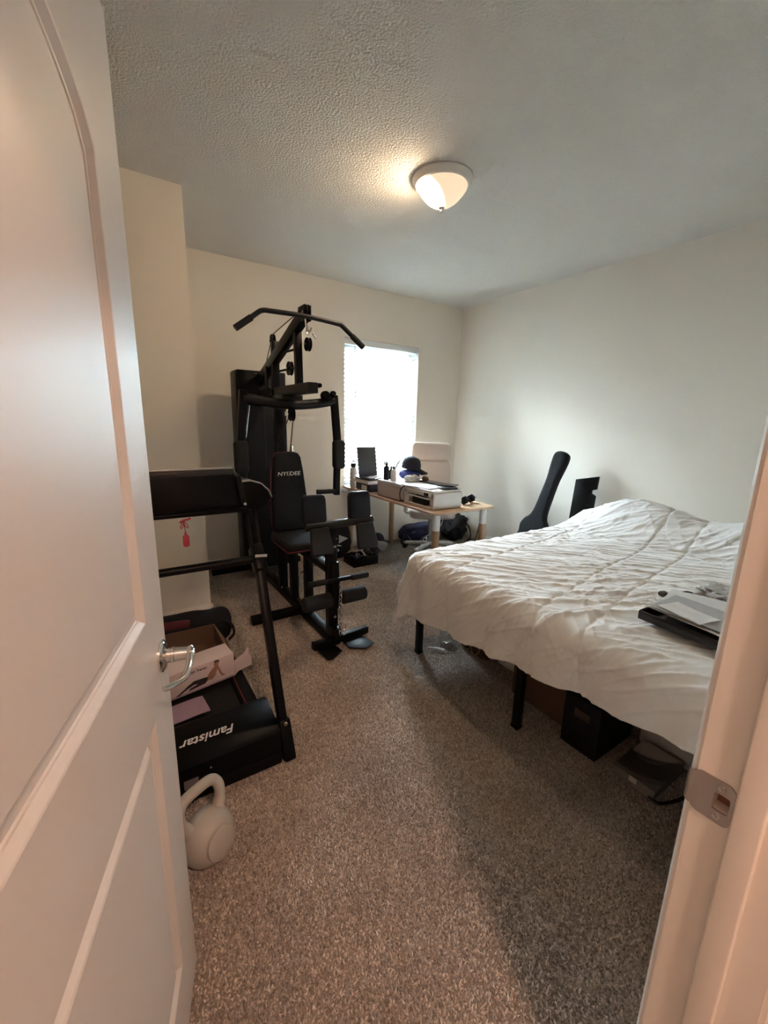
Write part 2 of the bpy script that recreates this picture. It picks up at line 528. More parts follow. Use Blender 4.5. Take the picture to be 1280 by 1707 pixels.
# carpet pile
def pile():
    rng = np.random.default_rng(3)
    sp = 0.0062
    xs = np.arange(LX+0.02, RX-0.02, sp); ys = np.arange(0.19, BY-0.02, sp)
    X, Y = np.meshgrid(xs, ys)
    X = X.ravel(); Y = Y.ravel()
    keep = ~((X < BXE+0.02) & (Y > BYE-0.02))
    keep &= ~((X > 2.2) & (Y < 1.7))
    keep &= ~((X > 0.5+0.5*Y+0.9) & (Y < 0.25))
    X = X[keep]; Y = Y[keep]
    n = len(X)
    X = X+rng.uniform(-.5, .5, n)*sp; Y = Y+rng.uniform(-.5, .5, n)*sp
    hgt = rng.uniform(.006, .011, n)
    rad = rng.uniform(.0030, .0046, n)
    a0 = rng.uniform(0, 2*np.pi, n)
    lean = rng.normal(0, .0036, (n, 2))
    V = np.zeros((n, 4, 3), np.float32)
    for k in range(3):
        a = a0+k*2*np.pi/3
        V[:, k, 0] = X+rad*np.cos(a); V[:, k, 1] = Y+rad*np.sin(a); V[:, k, 2] = 0.0
    V[:, 3, 0] = X+lean[:, 0]; V[:, 3, 1] = Y+lean[:, 1]; V[:, 3, 2] = hgt
    b = (np.arange(n)*4)[:, None]
    Fc = np.concatenate([b+[0, 1, 3], b+[1, 2, 3], b+[2, 0, 3]], 1).reshape(-1)
    me = bpy.data.meshes.new('carpet_pile')
    me.vertices.add(n*4); me.vertices.foreach_set('co', V.ravel())
    me.loops.add(len(Fc)); me.loops.foreach_set('vertex_index', Fc.astype(np.int32))
    me.polygons.add(len(Fc)//3)
    me.polygons.foreach_set('loop_start', np.arange(0, len(Fc), 3, dtype=np.int32))
    me.update(calc_edges=True)
    me.polygons.foreach_set('use_smooth', [True]*len(me.polygons))
    me.materials.append(TUFT)
    o = bpy.data.objects.new('carpet_pile', me)
    COL.objects.link(o)
    o.parent = floor
    o.location = -floor.location
    o['kind'] = 'stuff'
pile()

# ------------------------------------------------------------------ door frame
def frame_profile():
    bm = NB()
    return bm
t = bpy.data.objects.new('trim_1', None); COL.objects.link(t)
t.location = (DJX, 0.11, 0); t['kind'] = 'structure'; t['label'] = 'painted door jamb with stop on the strike side of the doorway'; t['category'] = 'door jamb'
bm = NB()
hy0, hy1, hz0, hz1 = 0.126, 0.144, 0.906, 0.932
box2(bm, (DJX, HY, 0), (DJX+0.02, FY, hz0)); box2(bm, (DJX, HY, hz1), (DJX+0.02, FY, DOORH+0.02))
box2(bm, (DJX, HY, hz0), (DJX+0.02, hy0, hz1)); box2(bm, (DJX, hy1, hz0), (DJX+0.02, FY, hz1))
part('jamb_board', bm, JAMB, t, smooth=False)
bm = NB()
box2(bm, (DJX-0.011, 0.089, 0), (DJX+0.001, 0.1205, DOORH), 0.003, 3)
part('door_stop', bm, JAMB, t)
poly = [(0, 0), (0.06, 0), (0.06, 0.016), (0.045, 0.016), (0.012, 0.012), (0.004, 0.009), (0, 0.006)]
bm = prism(NB(), poly, DOORH+0.07, Matrix(((1, 0, 0, DJX+0.004), (0, 1, 0, FY-0.0005), (0, 0, 1, 0), (0, 0, 0, 1))))
part('room_casing', bm, JAMB, t)
bm = prism(NB(), [(x, -y) for x, y in poly], DOORH+0.07, Matrix(((1, 0, 0, DJX+0.004), (0, 1, 0, HY+0.0005), (0, 0, 1, 0), (0, 0, 0, 1))))
part('hall_casing', bm, JAMB, t)
# strike plate on the jamb: thin plate with a curled lip, latch hole and two screws
sp = thing('strike_plate', 'satin nickel strike plate screwed to the door jamb', 'strike plate', (DJX, 0.15, 0.919))
bm = NB()
outl = rrect(0.047, 0.064, 0.010, 5)
hole = rrect(0.018, 0.026, 0.003, 3, cx=-0.0105, cy=0)
tb = bmesh.new()
vo = [tb.verts.new((x, y, 0)) for x, y in outl]; vi = [tb.verts.new((x, y, 0)) for x, y in hole]
eo = [tb.edges.new((vo[i], vo[(i+1) % len(vo)])) for i in range(len(vo))]
ei = [tb.edges.new((vi[i], vi[(i+1) % len(vi)])) for i in range(len(vi))]
bmesh.ops.triangle_fill(tb, use_beauty=True, edges=eo+ei)
fs = tb.faces[:]
bmesh.ops.recalc_face_normals(tb, faces=fs)
rr = bmesh.ops.extrude_face_region(tb, geom=fs)
for g in rr['geom']:
    if isinstance(g, bmesh.types.BMVert):
        g.co.z += 0.0022
bmesh.ops.recalc_face_normals(tb, faces=tb.faces[:])
# plate frame: local x -> +Y world, local y -> Z, local z -> -X
PM = Matrix(((0, 0, -1, DJX), (1, 0, 0, 0.1455), (0, 1, 0, 0.919), (0, 0, 0, 1)))
add(bm, tb, PM)
part('plate', bm, NICKEL, sp)
bm = NB()
lip = [(0.0205, 0.0005), (0.026, 0.0012), (0.030, -0.0005), (0.0325, -0.005)]
for (x0, z0), (x1, z1) in zip(lip, lip[1:]):
    pass
tb = bmesh.new()
prev = None
for x0, z0 in lip:
    hh = 0.026 if x0 < 0.03 else 0.024
    row = [tb.verts.new((x0, -hh, z0)), tb.verts.new((x0, hh, z0)), tb.verts.new((x0, hh, z0+0.0015)), tb.verts.new((x0, -hh, z0+0.0015))]
    if prev:
        for k in range(4):
            tb.faces.new((prev[k], prev[(k+1) % 4], row[(k+1) % 4], row[k]))
    prev = row
bmesh.ops.recalc_face_normals(tb, faces=tb.faces[:])
add(bm, tb, PM)
part('lip', bm, NICKEL, sp)
for zz in (0.022, -0.022):
    bm = NB(); lathe(bm, [(0, 0.0026), (0.0012, 0.0016), (0.0022, 0.0028), (0.0042, 0.0030), (0.0048, 0.0022), (0.0048, 0.0)], 16, PM @ Matrix.Translation((-0.008, zz, 0)))
    part('screw', bm, STEEL, sp)
bm = NB()
box2(bm, (DJX+0.0195, hy0, hz0), (DJX+0.022, hy1, hz1))
part('latch_pocket', bm, mat('bare_wood', (0.30, 0.15, 0.09), 0.9), sp)

t = bpy.data.objects.new('trim_2', None); COL.objects.link(t)
t.location = (HJX, 0.11, 0); t['kind'] = 'structure'; t['label'] = 'painted door jamb and head on the hinge side of the doorway'; t['category'] = 'door jamb'
part('jamb_board', box2(NB(), (HJX-0.02, HY, 0), (HJX, FY, DOORH+0.02), 0.002), JAMB, t)
part('door_stop', box2(NB(), (HJX-0.001, 0.089, 0), (HJX+0.011, 0.1205, DOORH), 0.003, 3), JAMB, t)
part('head_board', box2(NB(), (HJX, HY, DOORH), (DJX, FY, DOORH+0.02), 0.002), JAMB, t)
part('room_casing', box2(NB(), (HJX-0.064, FY, 0), (HJX-0.004, FY+0.014, DOORH+0.07), 0.004), JAMB, t)
part('hall_casing', box2(NB(), (HJX-0.064, HY-0.014, 0), (HJX-0.004, HY, DOORH+0.07), 0.004), JAMB, t)
part('head_casing', box2(NB(), (HJX-0.004, FY, DOORH+0.004), (DJX+0.004, FY+0.014, DOORH+0.07), 0.004), JAMB, t)

# ------------------------------------------------------------------ door slab with two moulded panels
DA = math.radians(16.5)
dt = Vector((math.sin(DA), math.cos(DA), 0)); dn = Vector((math.cos(DA), -math.sin(DA), 0))
DW = 0.775
dE = Vector((0.058, 0.933, 0))
dO = dE - dt*DW                # hinge end of the visible face
DB, DT = 0.026, 2.035
door = bpy.data.objects.new('door_1', None); COL.objects.link(door)
door.location = dO; door['kind'] = 'structure'
door['label'] = 'off-white two-panel bedroom door standing open'; door['category'] = 'door'
# door frame: local x along dt (hinge->free edge), y up, z along dn (towards viewer)
DM = Matrix(((dt.x, 0, dn.x, dO.x), (dt.y, 0, dn.y, dO.y), (0, 1, 0, 0), (0, 0, 0, 1)))
def panel_outline(x0, x1, z0, z1, arch, ins, n=22):
    x0 += ins; x1 -= ins; z0 += ins; z1 -= ins
    out = [(x0, z0), (x1, z0)]
    if arch <= 0:
        out += [(x1, z1), (x0, z1)]
    else:
        for k in range(n+1):
            s = k/n
            x = x1+(x0-x1)*s
            out.append((x, z1+arch*math.sin(PI*s)**0.6))
    return out
PX0, PX1 = 0.122, DW-0.124
steps = [(0, 0), (0.003, -0.0010), (0.013, -0.0085), (0.0155, -0.0092), (0.0175, -0.0112), (0.027, -0.0125), (0.031, -0.0120), (0.040, -0.0050), (0.044, -0.0035)]
panels = [(PX0, PX1, 1.040, 1.785, 0.100), (PX0, PX1, 0.205, 0.842, 0.0)]
bm = NB()
tb = bmesh.new()
vo = [tb.verts.new((x, z, 0)) for x, z in ((0, DB), (DW, DB), (DW, DT), (0, DT))]
ed = [tb.edges.new((vo[i], vo[(i+1) % 4])) for i in range(4)]
rings = []
for pn in panels:
    pts = panel_outline(*pn, 0)
    vs = [tb.verts.new((x, z, 0)) for x, z in pts]
    ed += [tb.edges.new((vs[i], vs[(i+1) % len(vs)])) for i in range(len(vs))]
    rings.append((pn, vs))
bmesh.ops.triangle_fill(tb, use_beauty=True, edges=ed)
for f in tb.faces:
    if f.normal.z < 0:
        f.normal_flip()
for pn, vs in rings:
    prev = vs
    for ins, dz in steps[1:]:
        row = [tb.verts.new((x, z, dz)) for x, z in panel_outline(*pn, ins)]
        for i in range(len(row)):
            j = (i+1) % len(row)
            tb.faces.new((prev[i], prev[j], row[j], row[i]))
        prev = row
    tb.faces.new(prev)
# back and edges
vb = [tb.verts.new((x, z, -0.035)) for x, z in ((0, DB), (DW, DB), (DW, DT), (0, DT))]
tb.faces.new(vb[::-1])
for i in range(4):
    tb.faces.new((vo[i], vb[i], vb[(i+1) % 4], vo[(i+1) % 4]))
bmesh.ops.recalc_face_normals(tb, faces=tb.faces[:])
add(bm, tb, DM)
part('slab', bm, DOORP, door, ang=12)
hs = DW-0.046; hz = 0.930
def D(s, n_, z):
    return dO + dt*s + dn*n_ + Vector((0, 0, z))
lev = thing('door_lever', 'chrome lever handle on the open door', 'door handle', D(hs, 0, hz))
bm = NB()
LM = axes(D(hs, 0, hz), Vector((0, 0, 1)), dt)   # z axis = up x dt
if LM.to_3x3().col[2].dot(dn) < 0:
    LM = axes(D(hs, 0, hz), dt, Vector((0, 0, 1)))
lathe(bm, [(0, 0.011), (0.017, 0.011), (0.021, 0.009), (0.027, 0.008), (0.030, 0.005), (0.0325, 0.004), (0.0325, 0.0)], 36, LM)
part('rosette', bm, CHROME, lev)
bm = NB()
lathe(bm, [(0.0135, 0.008), (0.0135, 0.020), (0.0155, 0.021), (0.0155, 0.025), (0.0135, 0.026), (0.0125, 0.050), (0.0145, 0.053), (0.0150, 0.058), (0.012, 0.061), (0, 0.061)], 28, LM)
part('stem', bm, CHROME, lev)
bm = NB()
pth = smooth_path([D(hs+0.006, 0.056, hz), D(hs-0.02, 0.058, hz+0.001), D(hs-0.05, 0.059, hz-0.004), D(hs-0.078, 0.054, hz-0.008), D(hs-0.100, 0.040, hz-0.006), D(hs-0.112, 0.026, hz-0.004)], 6)
tube(bm, pth, [0.0085]*6+[0.0072]*(len(pth)-6), 14, sx=1.0, sy=0.8)
part('lever', bm, CHROME, lev)
# latch and hinges
bm = NB(); beam(bm, D(DW-0.0005, -0.0175, hz-0.028), D(DW-0.0005, -0.0175, hz+0.028), 0.024, 0.003, 0.0, side=dn)
part('latch_plate', bm, NICKEL, door)
for z in (0.25, 1.05, 1.85):
    bm = NB(); cyl(bm, D(-0.006, -0.036, z-0.045), D(-0.006, -0.036, z+0.045), 0.006, seg=12)
    part('hinge', bm, NICKEL, door)

# ------------------------------------------------------------------ window, blind, sill
win = bpy.data.objects.new('window_1', None); COL.objects.link(win)
win.location = ((WX0+WX1)/2, BY+0.1, WZ0); win['kind'] = 'structure'
win['label'] = 'white vinyl single-hung window in the back wall'; win['category'] = 'window'
bm = NB(); fy0, fy1 = BY+0.085, BY+0.15
box2(bm, (WX0, fy0, WZ0), (WX0+0.025, fy1, WZ1), 0.003); box2(bm, (WX1-0.025, fy0, WZ0), (WX1, fy1, WZ1), 0.003)
box2(bm, (WX0, fy0, WZ0), (WX1, fy1, WZ0+0.05), 0.003); box2(bm, (WX0, fy0, WZ1-0.05), (WX1, fy1, WZ1), 0.003)
part('window_frame', bm, VINYLW, win)
zm = 1.43
def sash(z0, z1, y):
    b = NB()
    x0, x1 = WX0+0.025, WX1-0.025
    box2(b, (x0, y, z0), (x0+0.03, y+0.025, z1), 0.003); box2(b, (x1-0.03, y, z0), (x1, y+0.025, z1), 0.003)
    box2(b, (x0, y, z0), (x1, y+0.025, z0+0.045), 0.003); box2(b, (x0, y, z1-0.045), (x1, y+0.025, z1), 0.003)
    s = part('sash', b, VINYLW, win)
    part('pane', box2(NB(), (x0+0.028, y+0.010, z0+0.043), (x1-0.028, y+0.015, z1-0.043)), PANE, s)
sash(WZ0+0.05, zm+0.02, fy0+0.005)
sash(zm-0.02, WZ1-0.05, fy0+0.033)
bm = NB(); box2(bm, (WX0-0.03, BY-0.022, WZ0-0.022), (WX1+0.03, BY+0.09, WZ0+0.002), 0.005)
part('window_sill', bm, MARBLE, win)

bl = thing('window_blind', 'white horizontal slat blind hanging in the window', 'blind', ((WX0+WX1)/2, BY+0.045, WZ0))
bx0, bx1, by = WX0+0.004, WX1-0.004, BY+0.043
part('headrail', box2(NB(), (bx0, by-0.024, WZ1-0.05), (bx1, by+0.024, WZ1-0.004), 0.003), BLINDM, bl)
part('valance', box2(NB(), (bx0-0.002, by-0.034, WZ1-0.062), (bx1+0.002, by-0.026, WZ1-0.002), 0.002), BLINDM, bl)
# one slat mesh shared by all
NS = 33
pitch = (WZ1-0.075-(WZ0+0.04))/(NS-1)
tb = bmesh.new()
w = 0.050; cs = 5; rows = []
for yy in [(-w/2+w*k/cs) for k in range(cs+1)]:
    crown = 0.0035*(1-(2*yy/w)**2)
    rows.append([tb.verts.new((x, yy, crown+s)) for x in (bx0-bl.location.x, bx1-bl.location.x) for s in (0, 0.0028)])
for a, b in zip(rows, rows[1:]):
    tb.faces.new((a[0], a[2], b[2], b[0])); tb.faces.new((a[1], b[1], b[3], a[3]))
    tb.faces.new((a[0], b[0], b[1], a[1])); tb.faces.new((a[2], a[3], b[3], b[2]))
tb.faces.new((rows[0][0], rows[0][1], rows[0][3], rows[0][2])); tb.faces.new((rows[-1][0], rows[-1][2], rows[-1][3], rows[-1][1]))
bmesh.ops.recalc_face_normals(tb, faces=tb.faces[:])
tb.transform(Matrix.Rotation(math.radians(38), 4, 'X'))
slme = bpy.data.meshes.new('slat'); tb.to_mesh(slme); tb.free(); finish(slme, 40); slme.materials.append(SLATM)
for k in range(NS):
    o = bpy.data.objects.new('slat', slme); COL.objects.link(o); o.parent = bl
    o.location = (0, by-bl.location.y, 0.04+k*pitch)
part('bottom_rail', box2(NB(), (bx0, by-0.025, WZ0+0.008), (bx1, by+0.025, WZ0+0.024), 0.003), BLINDM, bl)
for xx in (bx0+0.12, (bx0+bx1)/2, bx1-0.12):
    for yo in (-0.026, 0.026):
        part('ladder_cord', cyl(NB(), (xx, by+yo, WZ0+0.02), (xx, by+yo, WZ1-0.05), 0.0009, seg=6), BLINDM, bl)
part('tilt_wand', cyl(NB(), (bx0+0.125, by-0.045, 1.62), (bx0+0.120, by-0.040, 2.16), 0.005, seg=8), mat('clear_wand', (0.28, 0.33, 0.38), 0.2), bl)
for xx in (bx1-0.085, bx1-0.035):
    part('lift_cord', cyl(NB(), (xx, by-0.042, 1.35), (xx, by-0.038, 2.17), 0.0018, seg=6), BLINDM, bl)

# outside: lawn and the sunlit wall of the next house
single('lawn', box2(NB(), (-60, BY+0.2, -0.45), (70, 130, -0.4)), GRASS, 'lawn outside the window', 'lawn', kind='structure')
nh = thing('neighbouring_house', 'pale sunlit house wall outside the window', 'house', (4, 9.0, -0.4))
nh['kind'] = 'structure'
part('wall', box2(NB(), (-12, 9.0, -0.4), (22, 9.3, 2.75)), STUCCO, nh)
part('wall_band', box2(NB(), (-12, 8.96, -0.4), (22, 9.0, -0.05)), ROOF, nh)
bm = prism(NB(), [(8.75, 2.75), (12.5, 4.6), (12.5, 4.7), (8.70, 2.85)], 34, Matrix(((0, 0, 1, -12), (1, 0, 0, 0), (0, 1, 0, 0), (0, 0, 0, 1))))
part('roof', bm, ROOF, nh)

# ------------------------------------------------------------------ ceiling light
cl = thing('ceiling_light', 'lit flush-mount ceiling light with frosted glass bowl', 'ceiling light', (1.705, 2.08, H))
bm = NB()
lathe(bm, [(0, 0.0), (0.168, 0.0), (0.170, -0.008), (0.164, -0.020), (0.156, -0.026), (0.152, -0.036), (0.143, -0.040), (0.135, -0.034), (0.0, -0.030)], 48)
part('mount_ring', bm, RING, cl, local=True)
bm = NB()
lathe(bm, [(0.139, -0.036), (0.138, -0.046), (0.128, -0.062), (0.108, -0.086), (0.084, -0.110), (0.058, -0.127), (0.030, -0.136), (0.008, -0.138), (0.0, -0.138)], 48)
m, nt, p = nodes_of('lit_frosted_glass')
N, L = nt.nodes, nt.links
tc = N.new('ShaderNodeTexCoord')
vd = N.new('ShaderNodeVectorMath'); vd.operation = 'DISTANCE'
vd.inputs[1].default_value = (-0.072, 0.047, -0.080)     # the one working bulb behind the glass
L.new(tc.outputs['Object'], vd.inputs[0])
mr = N.new('ShaderNodeMapRange'); mr.interpolation_type = 'SMOOTHSTEP'
mr.inputs['From Min'].default_value = 0.055; mr.inputs['From Max'].default_value = 0.125
mr.inputs['To Min'].default_value = 1.0; mr.inputs['To Max'].default_value = 0.0062
L.new(vd.outputs['Value'], mr.inputs[0])
ms = N.new('ShaderNodeMath'); ms.operation = 'MULTIPLY'; ms.inputs[1].default_value = LAMP_EMIT
L.new(mr.outputs[0], ms.inputs[0])
p.inputs['Base Color'].default_value = (0.36, 0.31, 0.25, 1)
p.inputs['Emission Color'].default_value = (1.0, 0.72, 0.47, 1)
L.new(ms.outputs[0], p.inputs['Emission Strength'])
p.inputs['Roughness'].default_value = 0.4
part('glass_bowl', bm, m, cl, local=True)
bm = NB()
lathe(bm, [(0, -0.136), (0.016, -0.137), (0.018, -0.143), (0.012, -0.150), (0.007, -0.154), (0.008, -0.160), (0.004, -0.166), (0, -0.167)], 20)
part('finial', bm, NICKEL, cl, local=True)

# hallway ceiling light behind the camera
hl = thing('hall_light', 'flush hallway ceiling light outside the doorway', 'ceiling light', (0.24, -0.98, H))
bm = NB(); lathe(bm, [(0, 0), (0.15, 0), (0.15, -0.03), (0.14, -0.035), (0, -0.035)], 32)
part('mount_ring', bm, RING, hl, local=True)
bm = NB(); lathe(bm, [(0.085, -0.035), (0.08, -0.055), (0.055, -0.08), (0.02, -0.092), (0, -0.094)], 32)
m, nt, p = nodes_of('lit_hall_glass')
p.inputs['Emission Color'].default_value = (1.0, 0.62, 0.46, 1)
p.inputs['Emission Strength'].default_value = HALL_W
part('glass_bowl', bm, m, hl, local=True)

# ------------------------------------------------------------------ bed and comforter
bed = thing('bed', 'low black metal bed frame with mattress under the white comforter', 'bed', (2.5, 1.08, 0))
for lx in (1.49, 2.5, 3.5):
    for ly in (0.32, 1.08, 1.84):
        lg = part('leg', box2(NB(), (lx-0.018, ly-0.018, 0.0), (lx+0.018, ly+0.018, 0.395), 0.003), BLK, bed)
        part('foot_cap', box2(NB(), (lx-0.020, ly-0.020, 0.0), (lx+0.020, ly+0.020, 0.02), 0.003), PLAST, lg)
bm = NB()
for y in (0.31, 1.85):
    beam(bm, (1.47, y, 0.408), (3.52, y, 0.408), 0.03, 0.035, 0.003, side=(0, 0, 1))
for x in (1.485, 3.505):
    beam(bm, (x, 0.31, 0.408), (x, 1.85, 0.408), 0.035, 0.03, 0.003, side=(0, 0, 1))
beam(bm, (1.47, 1.08, 0.408), (3.52, 1.08, 0.408), 0.03, 0.035, 0.003, side=(0, 0, 1))
part('rail', bm, BLK, bed)
for k in range(11):
    x = 1.62+k*0.178
    part('slat', box2(NB(), (x-0.02, 0.31, 0.412), (x+0.02, 1.85, 0.428), 0.003), BLK, bed)
part('mattress', box2(NB(), (1.50, 0.315, 0.429), (3.52, 1.845, 0.600), 0.05, 4), MATT, bed)

def comforter():
    X0, Y0, Y1, ZT, R = 1.490, 0.31, 1.845, 0.648, 0.085
    XH = 3.60
    W = Y1-Y0
    nh_u, nt_u = 80, 300
    nc, nt_v, nf = 30, 280, 60
    verts, faces = [], []
    vlist = [-(0.30)*(1-k/nc) for k in range(nc)] + [W*k/nt_v for k in range(nt_v)] + [W+0.40*k/nf for k in range(nf+1)]
    def ridge(x, y, ang, lx, ly, seed):
        c, s = math.cos(ang), math.sin(ang)
        a = (x*c+y*s)/lx; b = (-x*s+y*c)/ly
        n = noise.noise(Vector((a+seed, b-seed, seed*0.37)))
        return (1-abs(n)*2.6)**2.4 if abs(n) < 0.384 else 0.0
    cols = len(vlist)
    us = [-(1-k/nh_u) for k in range(nh_u)] + [(XH-X0)*k/nt_u for k in range(nt_u+1)]
    for ui in us:
        for v in vlist:
            Yc = Y0+min(max(v, 0), W)
            amax = 0.252+(Yc-0.408)*0.112
            if v > W:
                amax += 0.015
            u = ui*amax if ui < 0 else ui
            a = max(0.0, -u); b = max(0.0, v-W); c = max(0.0, -v)
            ox, oy = -a, b-c
            r = math.hypot(ox, oy)
            px = X0+max(u, 0); py = Yc
            # top height: soft crown, pillows, slight sag
            xt = px-X0; yt = (py-Y0)/W
            zt = ZT+0.016*math.sin(PI*min(1, max(0, yt)))*min(1, xt/0.5)
            for cxp, cyp, hx, hy, hh in ((3.25, 1.46, 0.30, 0.42, 0.215), (3.28, 0.66, 0.30, 0.40, 0.205)):
                q = (abs(px-cxp)/hx)**2.2+(abs(py-cyp)/hy)**2.6
                if q < 3:
                    zt += hh*math.exp(-q*1.15)
            # cloth-space coordinates for wrinkles
            wx, wy = X0+u, Y0+v
            w_ = 0.0
            mod = 0.55+0.9*noise.noise(Vector((wx*1.7+3, wy*1.7, 4)))
            mod = min(1.3, max(0.25, mod))
            w_ += 0.0105*mod*ridge(wx, wy, -0.62, 0.55, 0.075, 1.3)
            w_ += 0.0085*ridge(wx, wy, -0.95, 0.42, 0.050, 5.1)*(1.4-mod)
            w_ += 0.0050*mod*ridge(wx, wy, -0.25, 0.34, 0.036, 9.7)
            w_ += 0.0045*mod*ridge(wx, wy, 0.75, 0.34, 0.045, 14.2)
            w_ += 0.012*noise.noise(Vector((wx*2.6, wy*2.6, 2.0)))
            # quilting seams along the length of the bed
            for sy, sl in ((0.80, 0.15), (1.005, 0.15), (1.55, 0.12)):
                dd = wy-(sy+(wx-1.44)*sl+0.012*noise.noise(Vector((wx*3, sy, 0))))
                w_ -= 0.0065*math.exp(-(dd/0.009)**2)
            damp = 1.0
            if r < 1e-6:
                pos = Vector((px, py, zt+w_))
            else:
                dx, dy = ox/r, oy/r
                flare = 0.16 if (a > 0 and b > 0) else 0.09
                if r < R*PI/2:
                    th = r/R
                    out, down = R*math.sin(th), R*(1-math.cos(th))
                    nx, nz = math.sin(th), math.cos(th)
                else:
                    e = r-R*PI/2
                    out = R+e*flare
                    down = R+e*math.sqrt(1-flare*flare)
                    nx, nz = 1.0, 0.1
                    # soft vertical folds in the drop
                    s_ = wy if a >= b else wx
                    fold = 0.016*math.sin(s_*23+2.5*noise.noise(Vector((s_*4, 0.3, 0)))) + 0.02*noise.noise(Vector((wx*2.2, wy*5.0, 7)))
                    if a > 0 and b > 0:
                        ph = math.atan2(b, a)
                        fold += 0.03*math.sin(ph*7+0.6)*min(1, e/0.2)
                    out += fold*min(1, e/0.18)
                pos = Vector((px+dx*out+dx*nx*w_, py+dy*out+dy*nx*w_, zt-down+nz*w_))
            verts.append(pos)
    rowsn = len(us)
    for i in range(rowsn-1):
        for j in range(cols-1):
            k = i*cols+j
            faces.append((k, k+cols, k+cols+1, k+1))
    # turned hem: thickness
    me = bpy.data.meshes.new('comforter')
    me.from_pydata(verts, [], faces)
    bm = bmesh.new(); bm.from_mesh(me); bpy.data.meshes.remove(me)
    bmesh.ops.recalc_face_normals(bm, faces=bm.faces[:])
    up = sum(f.normal.z for f in bm.faces)
    if up < 0:
        bmesh.ops.reverse_faces(bm, faces=bm.faces[:])
    o = single('comforter', bm, COMF, 'rumpled white comforter spread over the bed', 'comforter', ang=180)
    sd = o.modifiers.new('thickness', 'SOLIDIFY'); sd.thickness = 0.018; sd.offset = -1
    return o
comforter()

# ------------------------------------------------------------------ things on and around the bed
cs = thing('document_tray', 'black tray full of loose papers lying on the comforter', 'tray', (1.85, 0.52, 0.675))
TZ = 0.680
TMx = Matrix.Translation((1.83, 0.51, TZ)) @ Matrix.Rotation(math.radians(-3), 4, 'Z')
bm = NB()
box2(bm, (-0.17, -0.21, 0.0), (0.17, 0.19, 0.006), 0.002)
box2(bm, (-0.178, -0.212, 0.0), (-0.168, 0.192, 0.034), 0.003)
box2(bm, (0.168, -0.212, 0.0), (0.178, 0.192, 0.034), 0.003)
box2(bm, (-0.17, 0.184, 0.0), (0.17, 0.194, 0.034), 0.003)
box2(bm, (-0.17, -0.214, 0.0), (0.17, -0.204, 0.034), 0.003)
bm.transform(TMx)
part('tray_body', bm, GLOSSB, cs)
bm = NB(); box2(bm, (-0.183, -0.14, 0.004), (-0.176, -0.10, 0.030), 0.002); bm.transform(TMx)
part('clasp', bm, PETP, cs)
random.seed(4)
for k, (x, y, a, w, l, g) in enumerate([(0.02, -0.02, 4, 0.28, 0.36, 0), (-0.02, 0.0, -6, 0.28, 0.34, 0), (0.06, 0.06, 14, 0.22, 0.28, 0), (-0.05, 0.02, 2, 0.21, 0.3, 1), (-0.10, 0.06, -12, 0.11, 0.16, 0)]):
    bm = NB()
    tb = bmesh.new(); bmesh.ops.create_grid(tb, x_segments=8, y_segments=8, size=0.5)
    for v in tb.verts:
        v.co = Vector((v.co.x*w, v.co.y*l, 0.004*noise.noise(Vector((v.co.x*3+k, v.co.y*3, k)))))
    rr = bmesh.ops.extrude_face_region(tb, geom=tb.faces[:])
    for g_ in rr['geom']:
        if isinstance(g_, bmesh.types.BMVert):
            g_.co.z += 0.002
    add(bm, tb, TMx @ Matrix.Translation((x, y, 0.040+0.0055*k)) @ Matrix.Rotation(math.radians(a), 4, 'Z'))
    single('paper_sheet', bm, PAPERG if g else PAPER, ['lowest large white paper sheet on the black bed tray', 'large white paper sheet turned left on the black bed tray', 'smaller white sheet turned right on the black bed tray', 'grey paper sheet showing near the front of the bed tray', 'narrow white slip at the front corner of the bed tray'][k], 'paper', 'papers in the tray on the bed')
# crumpled bits behind the tray
bm = NB(); blob(bm, (1.965, 0.755, 0.700), (0.028, 0.014, 0.010), amp=0.5, freq=2.2, seed=3, sub=3)
single('crumpled_wrapper', bm, mat('brown_grey_foil', (0.13, 0.115, 0.10), 0.4), 'small crumpled grey-brown wrapper behind the bed tray', 'wrapper')
bm = NB()
tube(bm, smooth_path([(2.05, 0.735, 0.690), (2.09, 0.715, 0.697), (2.10, 0.690, 0.697)], 6), 0.0035, 8)
single('earphone_cord', bm, GLOSSB, 'short black cord behind the papers on the bed', 'cord')
bm = NB(); blob(bm, (2.14, 0.585, 0.722), (0.09, 0.10, 0.03), amp=0.45, freq=2.6, seed=8, sub=4, flat=-0.022)
single('plastic_bag', bm, mat('milky_plastic', (0.55, 0.54, 0.52), 0.25, bump=0.6, bscale=25, bdist=0.01), 'crumpled milky plastic bag behind the bed tray papers', 'plastic bag')

# soft instrument case leaning on the right wall
ic = thing('instrument_case', 'black soft guitar case leaning on the wall behind the bed', 'instrument case', (3.45, 2.62, 0))
_cy = Vector((0.20, -0.22, 1.17)).normalized()
_cx = Vector((0.10, -1, 0)); _cx = (_cx-_cy*_cx.dot(_cy)).normalized()
CM = axes((3.335, 2.545, 0.03), _cx, _cy)  # local x across, y along the case, z thickness
outl = [(-0.10, 0.0), (0.10, 0.0), (0.17, 0.05), (0.185, 0.15), (0.16, 0.25), (0.14, 0.32), (0.15, 0.40), (0.125, 0.47), (0.085, 0.52), (0.066, 0.60), (0.060, 0.75), (0.058, 0.90), (0.070, 1.02), (0.074, 1.11), (0.056, 1.155), (0.0, 1.168),
        (-0.056, 1.155), (-0.074, 1.11), (-0.070, 1.02), (-0.058, 0.90), (-0.060, 0.75), (-0.066, 0.60), (-0.085, 0.52), (-0.125, 0.47), (-0.15, 0.40), (-0.14, 0.32), (-0.16, 0.25), (-0.185, 0.15), (-0.17, 0.05)]
sm = [(p.x, p.y) for p in smooth_path([(x, y, 0) for x, y in outl], 3, closed=True)]
bm = prism(NB(), sm, 0.085, CM, bev=0.028, seg=4)
